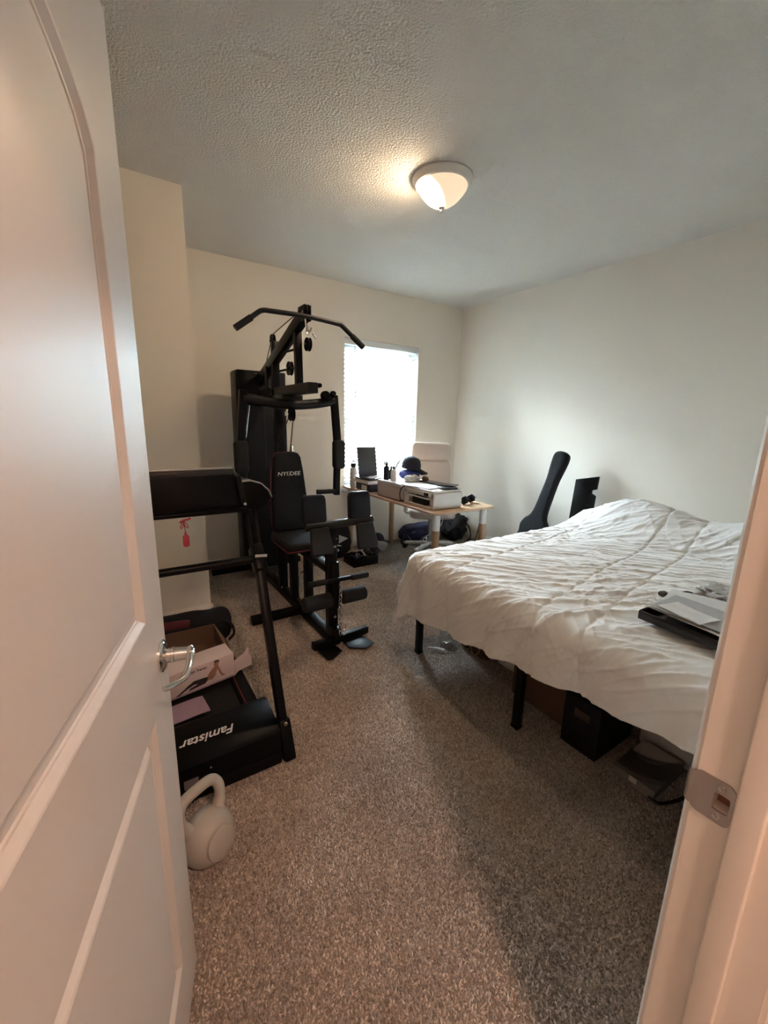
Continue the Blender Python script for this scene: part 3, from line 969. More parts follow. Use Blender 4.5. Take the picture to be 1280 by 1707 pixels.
part('case_body', bm, FABB, ic, ang=60)
bm = tube(NB(), [CM @ Vector((x*1.005, y, 0.0425)) for x, y in sm], 0.0045, 8, closed=True)
part('piping', bm, mat('piping_black', (0.006, 0.006, 0.007), 0.35), ic)
bm = tube(NB(), smooth_path([CM @ Vector(p) for p in ((-0.02, 0.62, -0.002), (-0.03, 0.68, -0.03), (-0.03, 0.78, -0.03), (-0.02, 0.84, -0.002))], 5), 0.008, 8)
part('carry_handle', bm, FABB, ic)
# black flat panel with a notch, leaning beside it
PMx = axes((3.52, 2.24, 0.0), (0.02, -1.0, 0.0), (0.10, 0.0, 0.98))
bm = prism(NB(), [(0, 0), (0.215, 0), (0.205, 0.80), (0.165, 0.82), (0.165, 0.845), (0.205, 0.86), (0.207, 0.975), (0.0, 0.925)], 0.028, PMx, bev=0.003)
pn = single('flat_panel', bm, mat('dark_panel', (0.012, 0.012, 0.013), 0.5, spec=0.2), 'thin black notched panel leaning against the wall by the guitar case', 'panel')
bm = NB(); cyl(bm, PMx @ Vector((0.028, 0.89, -0.003)), PMx @ Vector((0.028, 0.89, 0.0)), 0.008, seg=12)
part('screw', bm, STEEL, pn)
for x_ in (0.045,):
    part('edge_strip', prism(NB(), [(x_, 0.02), (x_+0.008, 0.02), (x_+0.008, 0.9), (x_, 0.9)], 0.004, PMx @ Matrix.Translation((0, 0, -0.004))), GLOSSB, pn)

# under the bed
wb = thing('wicker_basket', 'dark brown woven basket under the far bed corner', 'basket', (1.88, 1.66, 0))
bm = NB()
for k in range(9):
    z = 0.012+k*0.019
    pts = [(x+0.004*math.sin(i*1.9+k*PI), y, z+0.004*math.sin(i*2.4+k*PI)) for i, (x, y) in enumerate(rrect(0.22+0.003*k, 0.22+0.003*k, 0.03, 4, 1.89, 1.66))]
    tube(bm, pts, 0.0105, 6, closed=True)
box2(bm, (1.79, 1.56, 0.002), (1.99, 1.76, 0.012))
part('woven_body', bm, WICK, wb)
part('rim', tube(NB(), [(x, y, 0.185) for x, y in rrect(0.25, 0.25, 0.03, 4, 1.89, 1.66)], 0.012, 8, closed=True), WICK, wb)
for q in range(2):
    part('loop_handle', tube(NB(), smooth_path([(1.775, 1.60+q*0.07, 0.12), (1.755, 1.59+q*0.07, 0.05), (1.75, 1.625+q*0.07, 0.02), (1.757, 1.655+q*0.07, 0.055), (1.775, 1.645+q*0.07, 0.12)], 5), 0.005, 6), OCHRE, wb)
bm = NB(); blob(bm, (1.715, 1.845, 0.04), (0.04, 0.045, 0.035), amp=0.5, freq=2.5, seed=21, sub=3, flat=-0.034)
single('clear_wrapper', bm, PETP, 'crumpled clear plastic wrapper on the carpet by the basket', 'wrapper')
bm = NB(); tube(bm, smooth_path([(1.565, 1.835, 0.017), (1.588, 1.805, 0.021), (1.612, 1.775, 0.020), (1.625, 1.755, 0.018)], 4), [0.006]*4+[0.011]*5+[0.014]*4, 8, sx=1.0, sy=0.45)
single('paper_scrap', bm, PAPER, 'small white scrap on the carpet near the bed leg', 'scrap')

def carton(name, lo, hi, m, label, lid=True, flap=None, cat='box'):
    t = thing(name, label, cat, ((lo[0]+hi[0])/2, (lo[1]+hi[1])/2, lo[2]))
    part('box_body', box2(NB(), lo, hi, 0.004), m, t)
    part('seam_tape', box2(NB(), ((lo[0]+hi[0])/2-0.025, lo[1]+0.002, hi[2]-0.0005), ((lo[0]+hi[0])/2+0.025, hi[1]-0.002, hi[2]+0.001)), mat('packing_tape', (0.25, 0.17, 0.10), 0.3), t)
    return t
carton('storage_carton', (1.83, 1.30, 0.003), (2.12, 1.50, 0.22), WPLA, 'pale grey-white box under the bed beside the basket')
carton('cardboard_box', (1.68, 0.945, 0.003), (2.05, 1.27, 0.24), CARDD, 'brown cardboard box under the bed behind the middle leg')
sb = thing('storage_cube', 'black fabric storage cube under the foot of the bed', 'storage cube', (1.75, 0.86, 0))
part('cube_body', box2(NB(), (1.60, 0.757, 0.003), (1.90, 0.925, 0.255), 0.008), FABB, sb)
part('label_holder', box2(NB(), (1.594, 0.80, 0.165), (1.60, 0.87, 0.205), 0.002), mat('brown_leather_tab', (0.05, 0.03, 0.022), 0.5), sb)
wt = thing('storage_bin', 'white plastic storage bin under the bed near the doorway', 'storage bin', (2.05, 0.56, 0))
bm = NB(); box(bm, (2.07, 0.545, 0.125), (0.36, 0.36, 0.245), None, 0.02, 3)
part('bin_body', bm, WPLA, wt)
part('bin_lid', box2(NB(), (1.875, 0.355, 0.245), (2.265, 0.735, 0.275), 0.008), WENAM, wt)
og = thing('organizer_case', 'clear plastic organizer case of small parts on the carpet', 'organizer case', (1.72, 0.60, 0))
OM = Matrix.Translation((1.73, 0.605, 0.012))
bm = NB()
box(bm, (0, 0, 0.004), (0.25, 0.155, 0.006), None, 0.002)
for sx in (-1, 1):
    box(bm, (sx*0.124, 0, 0.024), (0.004, 0.155, 0.042), None, 0.001)
    box(bm, (0, sx*0.076, 0.024), (0.25, 0.004, 0.042), None, 0.001)
for k in (-1, 0, 1):
    box(bm, (k*0.062, 0, 0.022), (0.002, 0.15, 0.036))
box(bm, (0, 0.0, 0.022), (0.246, 0.002, 0.036))
bm.transform(OM)
part('case_shell', bm, PETP, og)
bm = NB(); box(bm, (0, 0, 0.048), (0.256, 0.162, 0.005), None, 0.002); bm.transform(OM)
part('case_lid', bm, clear_mat('clear_lid', (0.95, 0.95, 0.94), 0.08, 0.95), og)
bm = NB(); box(bm, (-0.129, 0, 0.036), (0.006, 0.03, 0.022), None, 0.002); bm.transform(OM)
part('latch', bm, CORD, og)
random.seed(11)
cols = [GREYF, VINYLB, BLK, OCHRE, NAVY, CORD, BLK, GREYF, NAVYD, PAPERG]
for k in range(10):
    x, y = -0.095+0.047*(k % 5), (-0.045, 0.045)[k//5]
    bm = NB(); blob(bm, (0, 0, 0), (0.019, 0.022, 0.016), amp=0.35, freq=2, seed=k*3, sub=2)
    bm.transform(OM @ Matrix.Translation((x, y, 0.024)))
    part('small_part', bm, cols[k], og)
bm = NB(); tube(bm, smooth_path([(1.600, 0.545, 0.02), (1.612, 0.51, 0.018), (1.66, 0.485, 0.02), (1.72, 0.47, 0.02), (1.80, 0.465, 0.022)], 5), 0.006, 8)
single('charger_cable', bm, GLOSSB, 'black cable lying beside the clear organizer case', 'cable')

# ------------------------------------------------------------------ desk
DZ = 0.72
desk = thing('desk', 'birch desk with round white-topped legs under the window', 'desk', (2.385, 3.19, 0))
bm = prism(NB(), rrect(0.68, 1.575, 0.05, 5, 2.385, 3.19), 0.020, Matrix.Translation((0, 0, DZ-0.020)), bev=0.005)
part('desk_top', bm, WOODT, desk)
for lx, ly in ((2.125, 2.475), (2.65, 2.475), (2.125, 3.91), (2.67, 3.91)):
    bm = NB(); lathe(bm, [(0, 0), (0.025, 0), (0.027, 0.004), (0.0305, 0.56), (0.0, 0.56)], 20, Matrix.Translation((lx, ly, 0)))
    lg = part('leg', bm, WOOD, desk)
    bm = NB(); lathe(bm, [(0, 0.56), (0.0312, 0.56), (0.0325, 0.70), (0, 0.70)], 20, Matrix.Translation((lx, ly, 0)))
    part('leg_cap', bm, WENAM, lg)

pr = thing('printer', 'white desktop printer at the front of the desk', 'printer', (2.27, 2.70, DZ))
px0, px1, py0, py1, pz = 2.105, 2.405, 2.49, 2.90, 0.868
bm = NB()
box2(bm, (px0, py0, DZ+0.002), (px1, py0+0.05, pz-0.012), 0.010, 3)
box2(bm, (px0, py1-0.05, DZ+0.002), (px1, py1, pz-0.012), 0.010, 3)
box2(bm, (px0+0.06, py0+0.01, DZ+0.002), (px1, py1-0.01, pz-0.012), 0.006)
box2(bm, (px0, py0+0.01, DZ+0.002), (px1-0.05, py1-0.01, DZ+0.016), 0.003)
box2(bm, (px0, py0+0.01, DZ+0.075), (px1-0.05, py1-0.01, DZ+0.085), 0.002)
box2(bm, (px0, py0+0.01, pz-0.05), (px1-0.05, py1-0.01, pz-0.012), 0.004)
part('printer_body', bm, WPLA, pr)
part('output_slot', box2(NB(), (px0+0.02, py0+0.13, DZ+0.016), (px0+0.062, py1-0.10, DZ+0.072)), GLOSSB, pr)
part('paper_slot', box2(NB(), (px0+0.015, py0+0.12, DZ+0.086), (px0+0.062, py1-0.16, DZ+0.1)), GLOSSB, pr)
part('scanner_lid', box2(NB(), (px0+0.005, py0+0.01, pz-0.011), (px1-0.005, py1-0.005, pz+0.004), 0.005), WENAM, pr)
part('control_panel', box2(NB(), (px0-0.004, py0+0.075, pz-0.045), (px0+0.002, py0+0.13, pz-0.02), 0.002), BLKG, pr)
def sheet(name, c, w, l, a, m, label, cat='paper', group=None, k=0, th=0.002, wav=0.004):
    tb = bmesh.new(); bmesh.ops.create_grid(tb, x_segments=6, y_segments=6, size=0.5)
    for v in tb.verts:
        v.co = Vector((v.co.x*w, v.co.y*l, wav*noise.noise(Vector((v.co.x*3+k*2.3, v.co.y*3, k)))))
    rr = bmesh.ops.extrude_face_region(tb, geom=tb.faces[:])
    for g_ in rr['geom']:
        if isinstance(g_, bmesh.types.BMVert):
            g_.co.z += th
    bmesh.ops.recalc_face_normals(tb, faces=tb.faces[:])
    bm = NB(); add(bm, tb, Matrix.Translation(c) @ Matrix.Rotation(math.radians(a), 4, 'Z'))
    return single(name, bm, m, label, cat, group)
sheet('paper_sheet', (2.235, 2.76, pz+0.009), 0.25, 0.30, 8, PAPER, 'large white sheet lying across the printer lid', k=1)
sheet('paper_sheet', (2.34, 2.63, pz+0.017), 0.15, 0.20, -24, PAPER, 'small white sheet on the near side of the printer lid', k=2)
sheet('tablet', (2.345, 2.62, pz+0.026), 0.11, 0.17, 28, GLOSSB, 'small black tablet on top of the printer papers', 'tablet', k=3, th=0.007, wav=0)
sheet('notebook', (2.355, 2.83, pz+0.014), 0.10, 0.24, 3, GLOSSB, 'long black notebook at the back of the printer lid', 'notebook', k=4, th=0.012, wav=0)
sheet('phone', (2.30, 2.545, pz+0.012), 0.07, 0.13, 70, BLKG, 'dark phone at the near edge of the printer', 'phone', k=6, th=0.008, wav=0)
db = thing('dumbbell', 'small black hex dumbbell on the desk corner', 'dumbbell', (2.585, 2.60, DZ))
dd_ = Vector((0.93, 0.36, 0)).normalized(); dc = Vector((2.578, 2.60, DZ+0.036))
part('handle', cyl(NB(), dc-dd_*0.05, dc+dd_*0.05, 0.014, seg=14), BLK, db)
for s in (-1, 1):
    part('head', cyl(NB(), dc+dd_*s*0.042, dc+dd_*s*0.092, 0.036, seg=6, bev=0.008), VINYL, db)

# storage box with clutter on top
st = thing('storage_box', 'open white storage box in the middle of the desk', 'storage box', (2.30, 3.14, DZ))
sx0, sx1, sy0, sy1, sz = 2.085, 2.47, 2.93, 3.30, DZ+0.150
bm = NB()
box2(bm, (sx0, sy0, DZ+0.002), (sx1, sy1, DZ+0.01)); box2(bm, (sx0, sy0, DZ+0.002), (sx0+0.006, sy1, sz)); box2(bm, (sx1-0.006, sy0, DZ+0.002), (sx1, sy1, sz))
box2(bm, (sx0, sy0, DZ+0.002), (sx1, sy0+0.006, sz)); box2(bm, (sx0, sy1-0.006, DZ+0.002), (sx1, sy1, sz))
part('box_body', bm, PINKC, st)
part('box_lid', box2(NB(), (sx0-0.004, sy0-0.004, sz-0.022), (sx1+0.004, sy1+0.004, sz+0.004), 0.003), WPLA, st)
def bottle(name, c, r, h, body, cap, label, spray=False):
    t = thing(name, label, 'bottle', c)
    bm = NB(); lathe(bm, [(0, 0), (r*0.92, 0), (r, 0.006), (r, h*0.62), (r*0.9, h*0.70), (r*0.45, h*0.80), (r*0.42, h*0.86), (0, h*0.86)], 20)
    part('bottle_body', bm, body, t, local=True)
    bm = NB(); lathe(bm, [(0, h*0.845), (r*0.55, h*0.845), (r*0.55, h*0.93), (r*0.3, h*0.94), (r*0.25, h), (0, h)], 16)
    if spray:
        box(bm, (-r*0.5, 0, h*0.985), (r*1.8, r*0.5, h*0.07), None, 0.003)
        beam(bm, (-r*0.8, 0, h*0.96), (-r*0.9, 0, h*0.84), 0.006, 0.008, 0.002)
    part('bottle_cap', bm, cap, t, local=True)
    return t
bottle('spray_bottle', (2.135, 3.23, sz+0.004), 0.026, 0.165, BLKG, GLOSSB, 'dark spray bottle on the storage box nearest the laptop', True)
bottle('lotion_bottle', (2.155, 3.14, sz+0.004), 0.026, 0.13, WPLA, GLOSSB, 'white pump bottle on the storage box beside the cap', True)
bottle('aerosol_can', (2.20, 3.25, sz+0.004), 0.020, 0.12, GREYF, WPLA, 'small dark can behind the bottles on the storage box')
# baseball cap
cp = thing('baseball_cap', 'dark navy baseball cap on top of the storage box', 'cap', (2.35, 3.14, sz+0.104))
bm = NB()
lathe(bm, [(0.088, 0.0), (0.091, 0.02), (0.089, 0.05), (0.078, 0.085), (0.055, 0.108), (0.025, 0.119), (0, 0.121)], 28)
part('crown', bm, NAVYD, cp, local=True)
bm = NB(); lathe(bm, [(0, 0.128), (0.007, 0.126), (0.008, 0.120), (0, 0.119)], 12)
part('button', bm, NAVYD, cp, local=True)
tb = bmesh.new(); rows = []
for k in range(13):
    a = -1.05+2.1*k/12
    rows.append([tb.verts.new((rr_*math.sin(a)*1.0 if q == 0 else 0.092*math.sin(a), -(0.088*math.cos(a)) - (0.0 if q else 0.078*math.cos(a*0.9)), (-0.022 if q == 0 else 0.010)-0.018*abs(math.sin(a))+zz)) for q in (1, 0) for zz in (0, 0.004) for rr_ in (0.092,)])
for a, b in zip(rows, rows[1:]):
    tb.faces.new((a[0], b[0], b[2], a[2])); tb.faces.new((a[1], a[3], b[3], b[1])); tb.faces.new((a[2], b[2], b[3], a[3])); tb.faces.new((a[0], a[1], b[1], b[0]))
for a in (rows[0], rows[-1]):
    tb.faces.new((a[0], a[1], a[3], a[2]))
bmesh.ops.recalc_face_normals(tb, faces=tb.faces[:])
bm = NB(); add(bm, tb)
part('brim', bm, VINYL, cp, local=True)
cp.rotation_euler = (math.radians(6), 0, math.radians(62))
bm = NB(); tube(bm, smooth_path([(2.185, 3.195, sz+0.012), (2.195, 3.19, sz+0.08), (2.215, 3.18, sz+0.14), (2.235, 3.17, sz+0.175), (2.245, 3.165, sz+0.19)], 5), 0.006, 8)
single('headset_band', bm, GLOSSB, 'thin black arched band beside the baseball cap', 'headband')
bm = NB(); blob(bm, (2.265, 3.005, sz+0.034), (0.072, 0.045, 0.036), amp=0.35, freq=2.5, seed=31, sub=4, flat=-0.028)
single('towel', bm, WHITEC, 'crumpled off-white towel in front of the baseball cap', 'towel')
bm = NB(); blob(bm, (2.34, 3.145, sz+0.052), (0.088, 0.085, 0.045), amp=0.12, freq=2.0, seed=37, sub=3, flat=-0.045, power=3)
single('blue_cloth', bm, BLUE, 'bunched blue cloth under the cap on the storage box', 'cloth')
bm = NB(); blob(bm, (2.405, 2.985, sz+0.028), (0.034, 0.03, 0.026), amp=0.2, freq=2, seed=40, sub=3, flat=-0.024)
single('brown_pouch', bm, CARDD, 'small brown pouch at the near end of the storage box', 'pouch')
# laptop on game boxes
def flatbox(lo, hi, m, label, stripe=None, stripem=None):
    t = thing('shipping_box', label, 'box', ((lo[0]+hi[0])/2, (lo[1]+hi[1])/2, lo[2]))
    part('box_body', box2(NB(), lo, hi, 0.003), m, t)
    if stripe:
        part('printed_patch', box2(NB(), *stripe), stripem, t)
    return t
flatbox((2.085, 3.44, DZ+0.002), (2.40, 3.72, DZ+0.075), BLKG, 'dark lower box under the laptop', ((2.083, 3.50, DZ+0.012), (2.0852, 3.60, DZ+0.06)), WPLA)
flatbox((2.075, 3.46, DZ+0.076), (2.38, 3.75, DZ+0.108), WPLA, 'flat white box between the dark box and laptop')
lp = thing('laptop', 'open dark grey laptop on stacked boxes by the window', 'laptop', (2.24, 3.60, DZ+0.110), math.radians(8))
part('base', box2(NB(), (-0.165, -0.115, 0.0), (0.165, 0.115, 0.018), 0.006), GLOSSB, lp, local=True)
part('keyboard', box2(NB(), (-0.14, -0.02, 0.018), (0.14, 0.09, 0.020), 0.001), BLKG, lp, local=True)
sc = part('screen_lid', box(NB(), (0.0, 0.130, 0.160), (0.245, 0.009, 0.305), Matrix.Rotation(math.radians(-8), 4, 'X'), 0.004), LIDG, lp, local=True)
part('logo', lathe(NB(), [(0, 0.0), (0.012, 0.0), (0.012, 0.002), (0, 0.002)], 16, Matrix.Translation((-0.005, 0.113, 0.065)) @ Matrix.Rotation(math.radians(82), 4, 'X')), mat('dull_red_logo', (0.10, 0.03, 0.03), 0.4), sc, local=True)
random.seed(5)
for k in range(5):
    sheet('receipt', (2.14+0.045*k+random.uniform(-.01, .01), 3.52+0.02*((k*2) % 3), DZ+0.134+0.004*k), 0.055, 0.075, random.uniform(-40, 40), PAPER,
          ['first small receipt from the left on the laptop keyboard', 'second small receipt from the left on the laptop', 'middle small receipt lying on the laptop', 'fourth small receipt from the left on the laptop', 'rightmost small receipt on the laptop'][k], group='receipts on the laptop', k=k+10)
wbt = thing('water_bottle', 'tall pale steel water bottle at the window end of the desk', 'bottle', (2.098, 3.80, DZ))
bm = NB(); lathe(bm, [(0, 0), (0.034, 0), (0.036, 0.004), (0.036, 0.185), (0.031, 0.205), (0.022, 0.214), (0, 0.214)], 24)
part('bottle_body', bm, WPLA, wbt, local=True)
bm = NB(); lathe(bm, [(0, 0.212), (0.026, 0.212), (0.027, 0.25), (0.024, 0.256), (0, 0.256)], 24)
bm2 = tube(bm, [(0.021*math.cos(a), 0, 0.255+0.022*math.sin(a)) for a in [PI*k/8 for k in range(9)]], 0.005, 8)
part('screw_cap', bm, BLKG, wbt, local=True)
# cords
def cord(name, pts, r, m, label):
    return single(name, tube(NB(), smooth_path(pts, 6), r, 8), m, label, 'cord')
cord('usb_cable', [(2.14, 2.9145, DZ+0.14), (2.095, 2.9145, DZ+0.13), (2.072, 2.9145, DZ+0.08), (2.080, 2.9145, DZ+0.025), (2.11, 2.9145, DZ+0.008)], 0.0045, BLKG, 'dark cable looping beside the printer on the desk')
cord('power_cord', [(2.738, 2.60, 0.715), (2.742, 2.60, 0.5), (2.735, 2.66, 0.28), (2.82, 2.85, 0.08), (3.05, 3.05, 0.018), (3.35, 3.15, 0.018), (3.6, 3.30, 0.018)], 0.004, BLKG, 'thin dark power cord hanging behind the right desk leg')
cord('white_cord', [(2.62, 3.0, 0.695), (2.70, 3.05, 0.45), (2.66, 3.15, 0.30), (2.60, 3.20, 0.25), (2.50, 3.22, 0.05), (2.62, 3.3, 0.018)], 0.005, CORD, 'white cord sagging under the desk')
cord('extension_cord', [(3.25, 3.0, 0.018), (3.40, 3.02, 0.019), (3.50, 3.12, 0.018), (3.62, 3.10, 0.022), (3.66, 3.2, 0.05)], 0.006, CORD, 'white cord on the carpet by the right wall')

# ------------------------------------------------------------------ office chair
ch = thing('office_chair', 'cream leather swivel chair tucked behind the desk', 'chair', (2.868, 3.437, 0), math.radians(-33))
def pad_prism(poly, th, M, bev=0.02):
    return prism(NB(), poly, th, M, bev=bev, seg=4)
# local frame: front is -y
bm = pad_prism(rrect(0.48, 0.48, 0.09, 6), 0.085, Matrix.Translation((0, 0, 0.415)), 0.03)
part('seat', bm, LEATH, ch, local=True, ang=60)
tilt = math.radians(8)
BMx = axes((0, 0.235, 0.50), (1, 0, 0), (0, math.sin(tilt), math.cos(tilt)))
part('lower_back', pad_prism(rrect(0.45, 0.47, 0.06, 6, 0, 0.25), 0.07, BMx, 0.025), LEATH, ch, local=True, ang=60)
part('upper_back', pad_prism(rrect(0.45, 0.205, 0.055, 6, 0, 0.585), 0.085, BMx @ Matrix.Translation((0, 0, -0.005)), 0.03), LEATH, ch, local=True, ang=60)
for s in (-1, 1):
    am = part('armrest', box(NB(), (s*0.275, 0.01, 0.665), (0.07, 0.30, 0.04), None, 0.016, 3), LEATH, ch, local=True)
    part('arm_post', tube(NB(), smooth_path([(s*0.20, 0.03, 0.43), (s*0.275, 0.03, 0.44), (s*0.285, 0.03, 0.52), (s*0.28, 0.02, 0.65)], 5), 0.016, 10), WENAM, am, local=True)
part('gas_column', cyl(NB(), (0, 0, 0.08), (0, 0, 0.42), 0.027, seg=16), STEEL, ch, local=True)
for k in range(5):
    a = 2*PI*k/5+0.3
    e = Vector((math.cos(a)*0.28, math.sin(a)*0.28, 0.075))
    lg = part('base_leg', beam(NB(), (0, 0, 0.105), e, 0.045, 0.028, 0.006, side=(-math.sin(a), math.cos(a), 0)), WENAM, ch, local=True)
    tn = Vector((-math.sin(a), math.cos(a), 0))
    part('caster', cyl(NB(), Vector((e.x, e.y, 0.036))-tn*0.02, Vector((e.x, e.y, 0.036))+tn*0.02, 0.029, seg=18, bev=0.005), BLKG, lg, local=True)

# bags under the desk
bg = thing('duffel_bag', 'dark blue duffel bag on the carpet behind the desk legs', 'bag', (3.02, 3.83, 0))
bm = NB(); blob(bm, (3.03, 3.84, 0.112), (0.25, 0.12, 0.10), amp=0.18, freq=2.0, seed=2, sub=4, flat=-0.100, power=3.0)
part('bag_body', bm, NAVY, bg)
part('strap', tube(NB(), smooth_path([(2.80, 3.74, 0.10), (2.88, 3.70, 0.02), (3.0, 3.71, 0.08), (3.14, 3.715, 0.10)], 6), 0.012, 8, sx=1, sy=0.4), mat('grey_webbing', (0.14, 0.15, 0.19), 0.8), bg)
part('front_strap', tube(NB(), smooth_path([(2.83, 3.80, 0.14), (2.765, 3.80, 0.07), (2.75, 3.79, 0.016), (2.80, 3.74, 0.016)], 6), 0.014, 8), NAVYD, bg)
bp_ = thing('backpack', 'charcoal backpack slumped in the corner behind the chair', 'backpack', (3.45, 3.66, 0))
bm = NB(); blob(bm, (3.45, 3.70, 0.165), (0.16, 0.14, 0.16), M=Matrix.Rotation(0.2, 4, 'Y'), amp=0.22, freq=2.2, seed=12, sub=4, flat=-0.152, power=3.0)
part('bag_body', bm, GREYF, bp_)
bm = NB(); blob(bm, (3.39, 3.60, 0.10), (0.09, 0.06, 0.085), amp=0.2, freq=2.2, seed=15, sub=3, flat=-0.084, power=3.0)
part('front_pocket', bm, FABB, bp_)
part('shoulder_strap', tube(NB(), smooth_path([(3.50, 3.58, 0.27), (3.56, 3.53, 0.16), (3.58, 3.52, 0.05), (3.53, 3.52, 0.02)], 6), 0.016, 8, sx=1, sy=0.4), FABB, bp_)

# gear beside the gym
gb = thing('gym_bag', 'black gym bag with white curved trim on the floor behind the gym', 'bag', (1.83, 3.785, 0))
bm = NB(); blob(bm, (1.855, 3.785, 0.195), (0.175, 0.15, 0.185), amp=0.10, freq=2.0, seed=52, sub=4, flat=-0.180, power=3.0)
part('bag_body', bm, FABB, gb)
part('trim', tube(NB(), smooth_path([(1.735, 3.642, 0.372), (1.712, 3.636, 0.31), (1.722, 3.628, 0.245), (1.755, 3.624, 0.20), (1.80, 3.622, 0.178), (1.86, 3.622, 0.162)], 6), 0.012, 8, sx=1, sy=0.5), PAPER, gb)
tp = prism(NB(), [(0, 0), (0.0, 0.088), (0.105, 0.040)], 0.006, axes((1.84, 3.626, 0.19), (1, 0, 0), (0, 0, 1)))
part('patch', tp, PAPERG, gb)
gr_ = thing('gear_bin', 'black open bin of exercise straps beside the gym bag', 'bin', (2.02, 3.47, 0))
bm = NB()
for (lo, hi) in (((1.87, 3.36, 0.003), (2.15, 3.58, 0.01)), ((1.87, 3.36, 0.003), (1.88, 3.58, 0.09)), ((2.14, 3.36, 0.003), (2.15, 3.58, 0.09)), ((1.87, 3.36, 0.003), (2.15, 3.37, 0.09)), ((1.87, 3.57, 0.003), (2.15, 3.58, 0.09))):
    box2(bm, lo, hi, 0.003)
part('bin_body', bm, PLAST, gr_)
random.seed(9)
for k, (m_, lab) in enumerate(((NAVY, 'navy exercise strap coiled in the gear bin'), (PAPERG, 'pale grey exercise strap coiled in the gear bin'), (GREYF, 'charcoal exercise strap coiled in the gear bin'))):
    c = Vector((1.925+0.085*k, 3.47, 0.05))
    pts = [c+Vector((0.032*math.cos(a+k), 0.07*math.sin(a+k), 0.018+0.012*math.sin(2.3*a)+0.0022*a*3)) for a in [0.7*q for q in range(12)]]
    single('strap', tube(NB(), smooth_path(pts, 4), 0.009, 8, sx=1, sy=0.45), m_, lab, 'strap', 'straps in the gear bin')
cpb = thing('trucker_cap', 'navy cap lying on the carpet beside the desk leg', 'cap', (2.45, 3.86, 0.05))
bm = NB(); lathe(bm, [(0.085, 0.0), (0.088, 0.03), (0.078, 0.075), (0.055, 0.10), (0.025, 0.112), (0, 0.114)], 24)
part('crown', bm, NAVYD, cpb, local=True)
bm = NB(); prism(bm, [(0.085*math.sin(a), -0.085*math.cos(a)) for a in [-0.9+1.8*k/8 for k in range(9)]]+[(0.08*math.sin(a), -0.15*math.cos(a*0.7)) for a in [0.9-1.8*k/8 for k in range(9)]], 0.005, Matrix.Rotation(0.15, 4, 'X'))
part('brim', bm, NAVYD, cpb, local=True)
cpb.rotation_euler = (math.radians(-10), 0, math.radians(75))
bm = NB(); blob(bm, (2.385, 3.73, 0.055), (0.10, 0.05, 0.05), M=Matrix.Rotation(-0.5, 4, 'Z'), amp=0.15, freq=1.6, seed=62, sub=4, flat=-0.043, power=2.6)
single('sneaker', bm, mat('off_white_canvas', (0.33, 0.31, 0.28), 0.85), 'off-white shoe lying near the navy floor cap', 'shoe')
bm = NB(); blob(bm, (2.27, 3.62, 0.048), (0.055, 0.05, 0.045), amp=0.2, freq=2, seed=66, sub=3, flat=-0.036)
single('hand_wrap', bm, GREYF, 'rolled charcoal hand wrap beside the gear bin', 'wrap')

# ------------------------------------------------------------------ kettlebell
kb = thing('kettlebell', 'grey-beige kettlebell standing on the carpet by the open door', 'kettlebell', (0.150, 1.200, 0.004), math.radians(27))
tb = bmesh.new(); bmesh.ops.create_uvsphere(tb, u_segments=40, v_segments=24, radius=0.086)
for v in tb.verts:
    v.co.y *= 0.86
    v.co.z = max(v.co.z, -0.078)
bm = NB(); add(bm, tb, Matrix.Translation((0, 0, 0.078)))
part('bell', bm, KETT, kb, local=True, ang=50)
for s in (-1, 1):
    bm = NB(); lathe(bm, [(0, 0.004), (0.046, 0.004), (0.049, 0.002), (0.050, -0.006)], 32, Matrix.Translation((0, s*0.0705, 0.076)) @ Matrix.Rotation(s*-PI/2, 4, 'X'))
    part('face_disc', bm, KETT, kb, local=True)
kb.rotation_euler = (math.radians(-13), 0, math.radians(27))
hp = smooth_path([(-0.048, 0, 0.130), (-0.068, 0, 0.165), (-0.072, 0, 0.205), (-0.052, 0, 0.236), (0, 0, 0.242), (0.052, 0, 0.236), (0.072, 0, 0.205), (0.068, 0, 0.165), (0.048, 0, 0.130)], 6)
bm = tube(NB(), hp, [0.023]*3+[0.020]*3+[0.0175]*(len(hp)-12)+[0.020]*3+[0.023]*3, 16)
part('handle', bm, KETT, kb, local=True, ang=60)

# ------------------------------------------------------------------ treadmill
tm = thing('treadmill', 'black folding treadmill with console beside the open door', 'treadmill', (0.165, 1.95, 0))
TX0, TX1 = -0.165, 0.495
tcx = (TX0+TX1)/2
bm = NB()
prism(bm, [(1.455, 0.012), (1.455, 0.150), (1.475, 0.162), (1.63, 0.198), (1.665, 0.185), (1.68, 0.135), (1.68, 0.012)], TX1-TX0-0.040, Matrix(((0, 0, 1, TX0+0.020), (1, 0, 0, 0), (0, 1, 0, 0), (0, 0, 0, 1))), bev=0.006)
hood = part('motor_hood', bm, PLAST, tm)
slope = math.atan2(0.036, 0.155)
txt = text_mesh('Famistar', 0.062, shear=0.35, bold=0.0008)
tw = max(v.co.x for v in txt.verts)-min(v.co.x for v in txt.verts)
txt.transform(Matrix.Diagonal((0.205/tw, 0.85, 1, 1)))
TMt = axes((0.215, 1.548, 0.1812), (-1, 0, 0), (0, -math.cos(slope), -math.sin(slope)))
txt.transform(TMt)
part('lettering', txt, WPRINT, hood, smooth=False)
part('sticker', box2(NB(), (0.105, 1.4535, 0.062), (0.155, 1.4552, 0.100)), mat('sticker_grey', (0.16, 0.14, 0.145), 0.5), hood)
for bx_, bz_ in ((0.20, 0.118), (0.195, 0.060)):
    part('bolt', lathe(NB(), [(0, 0.003), (0.004, 0.003), (0.005, 0.0)], 12, axes((bx_, 1.455, bz_), (1, 0, 0), (0, 0, 1))), STEEL, hood)
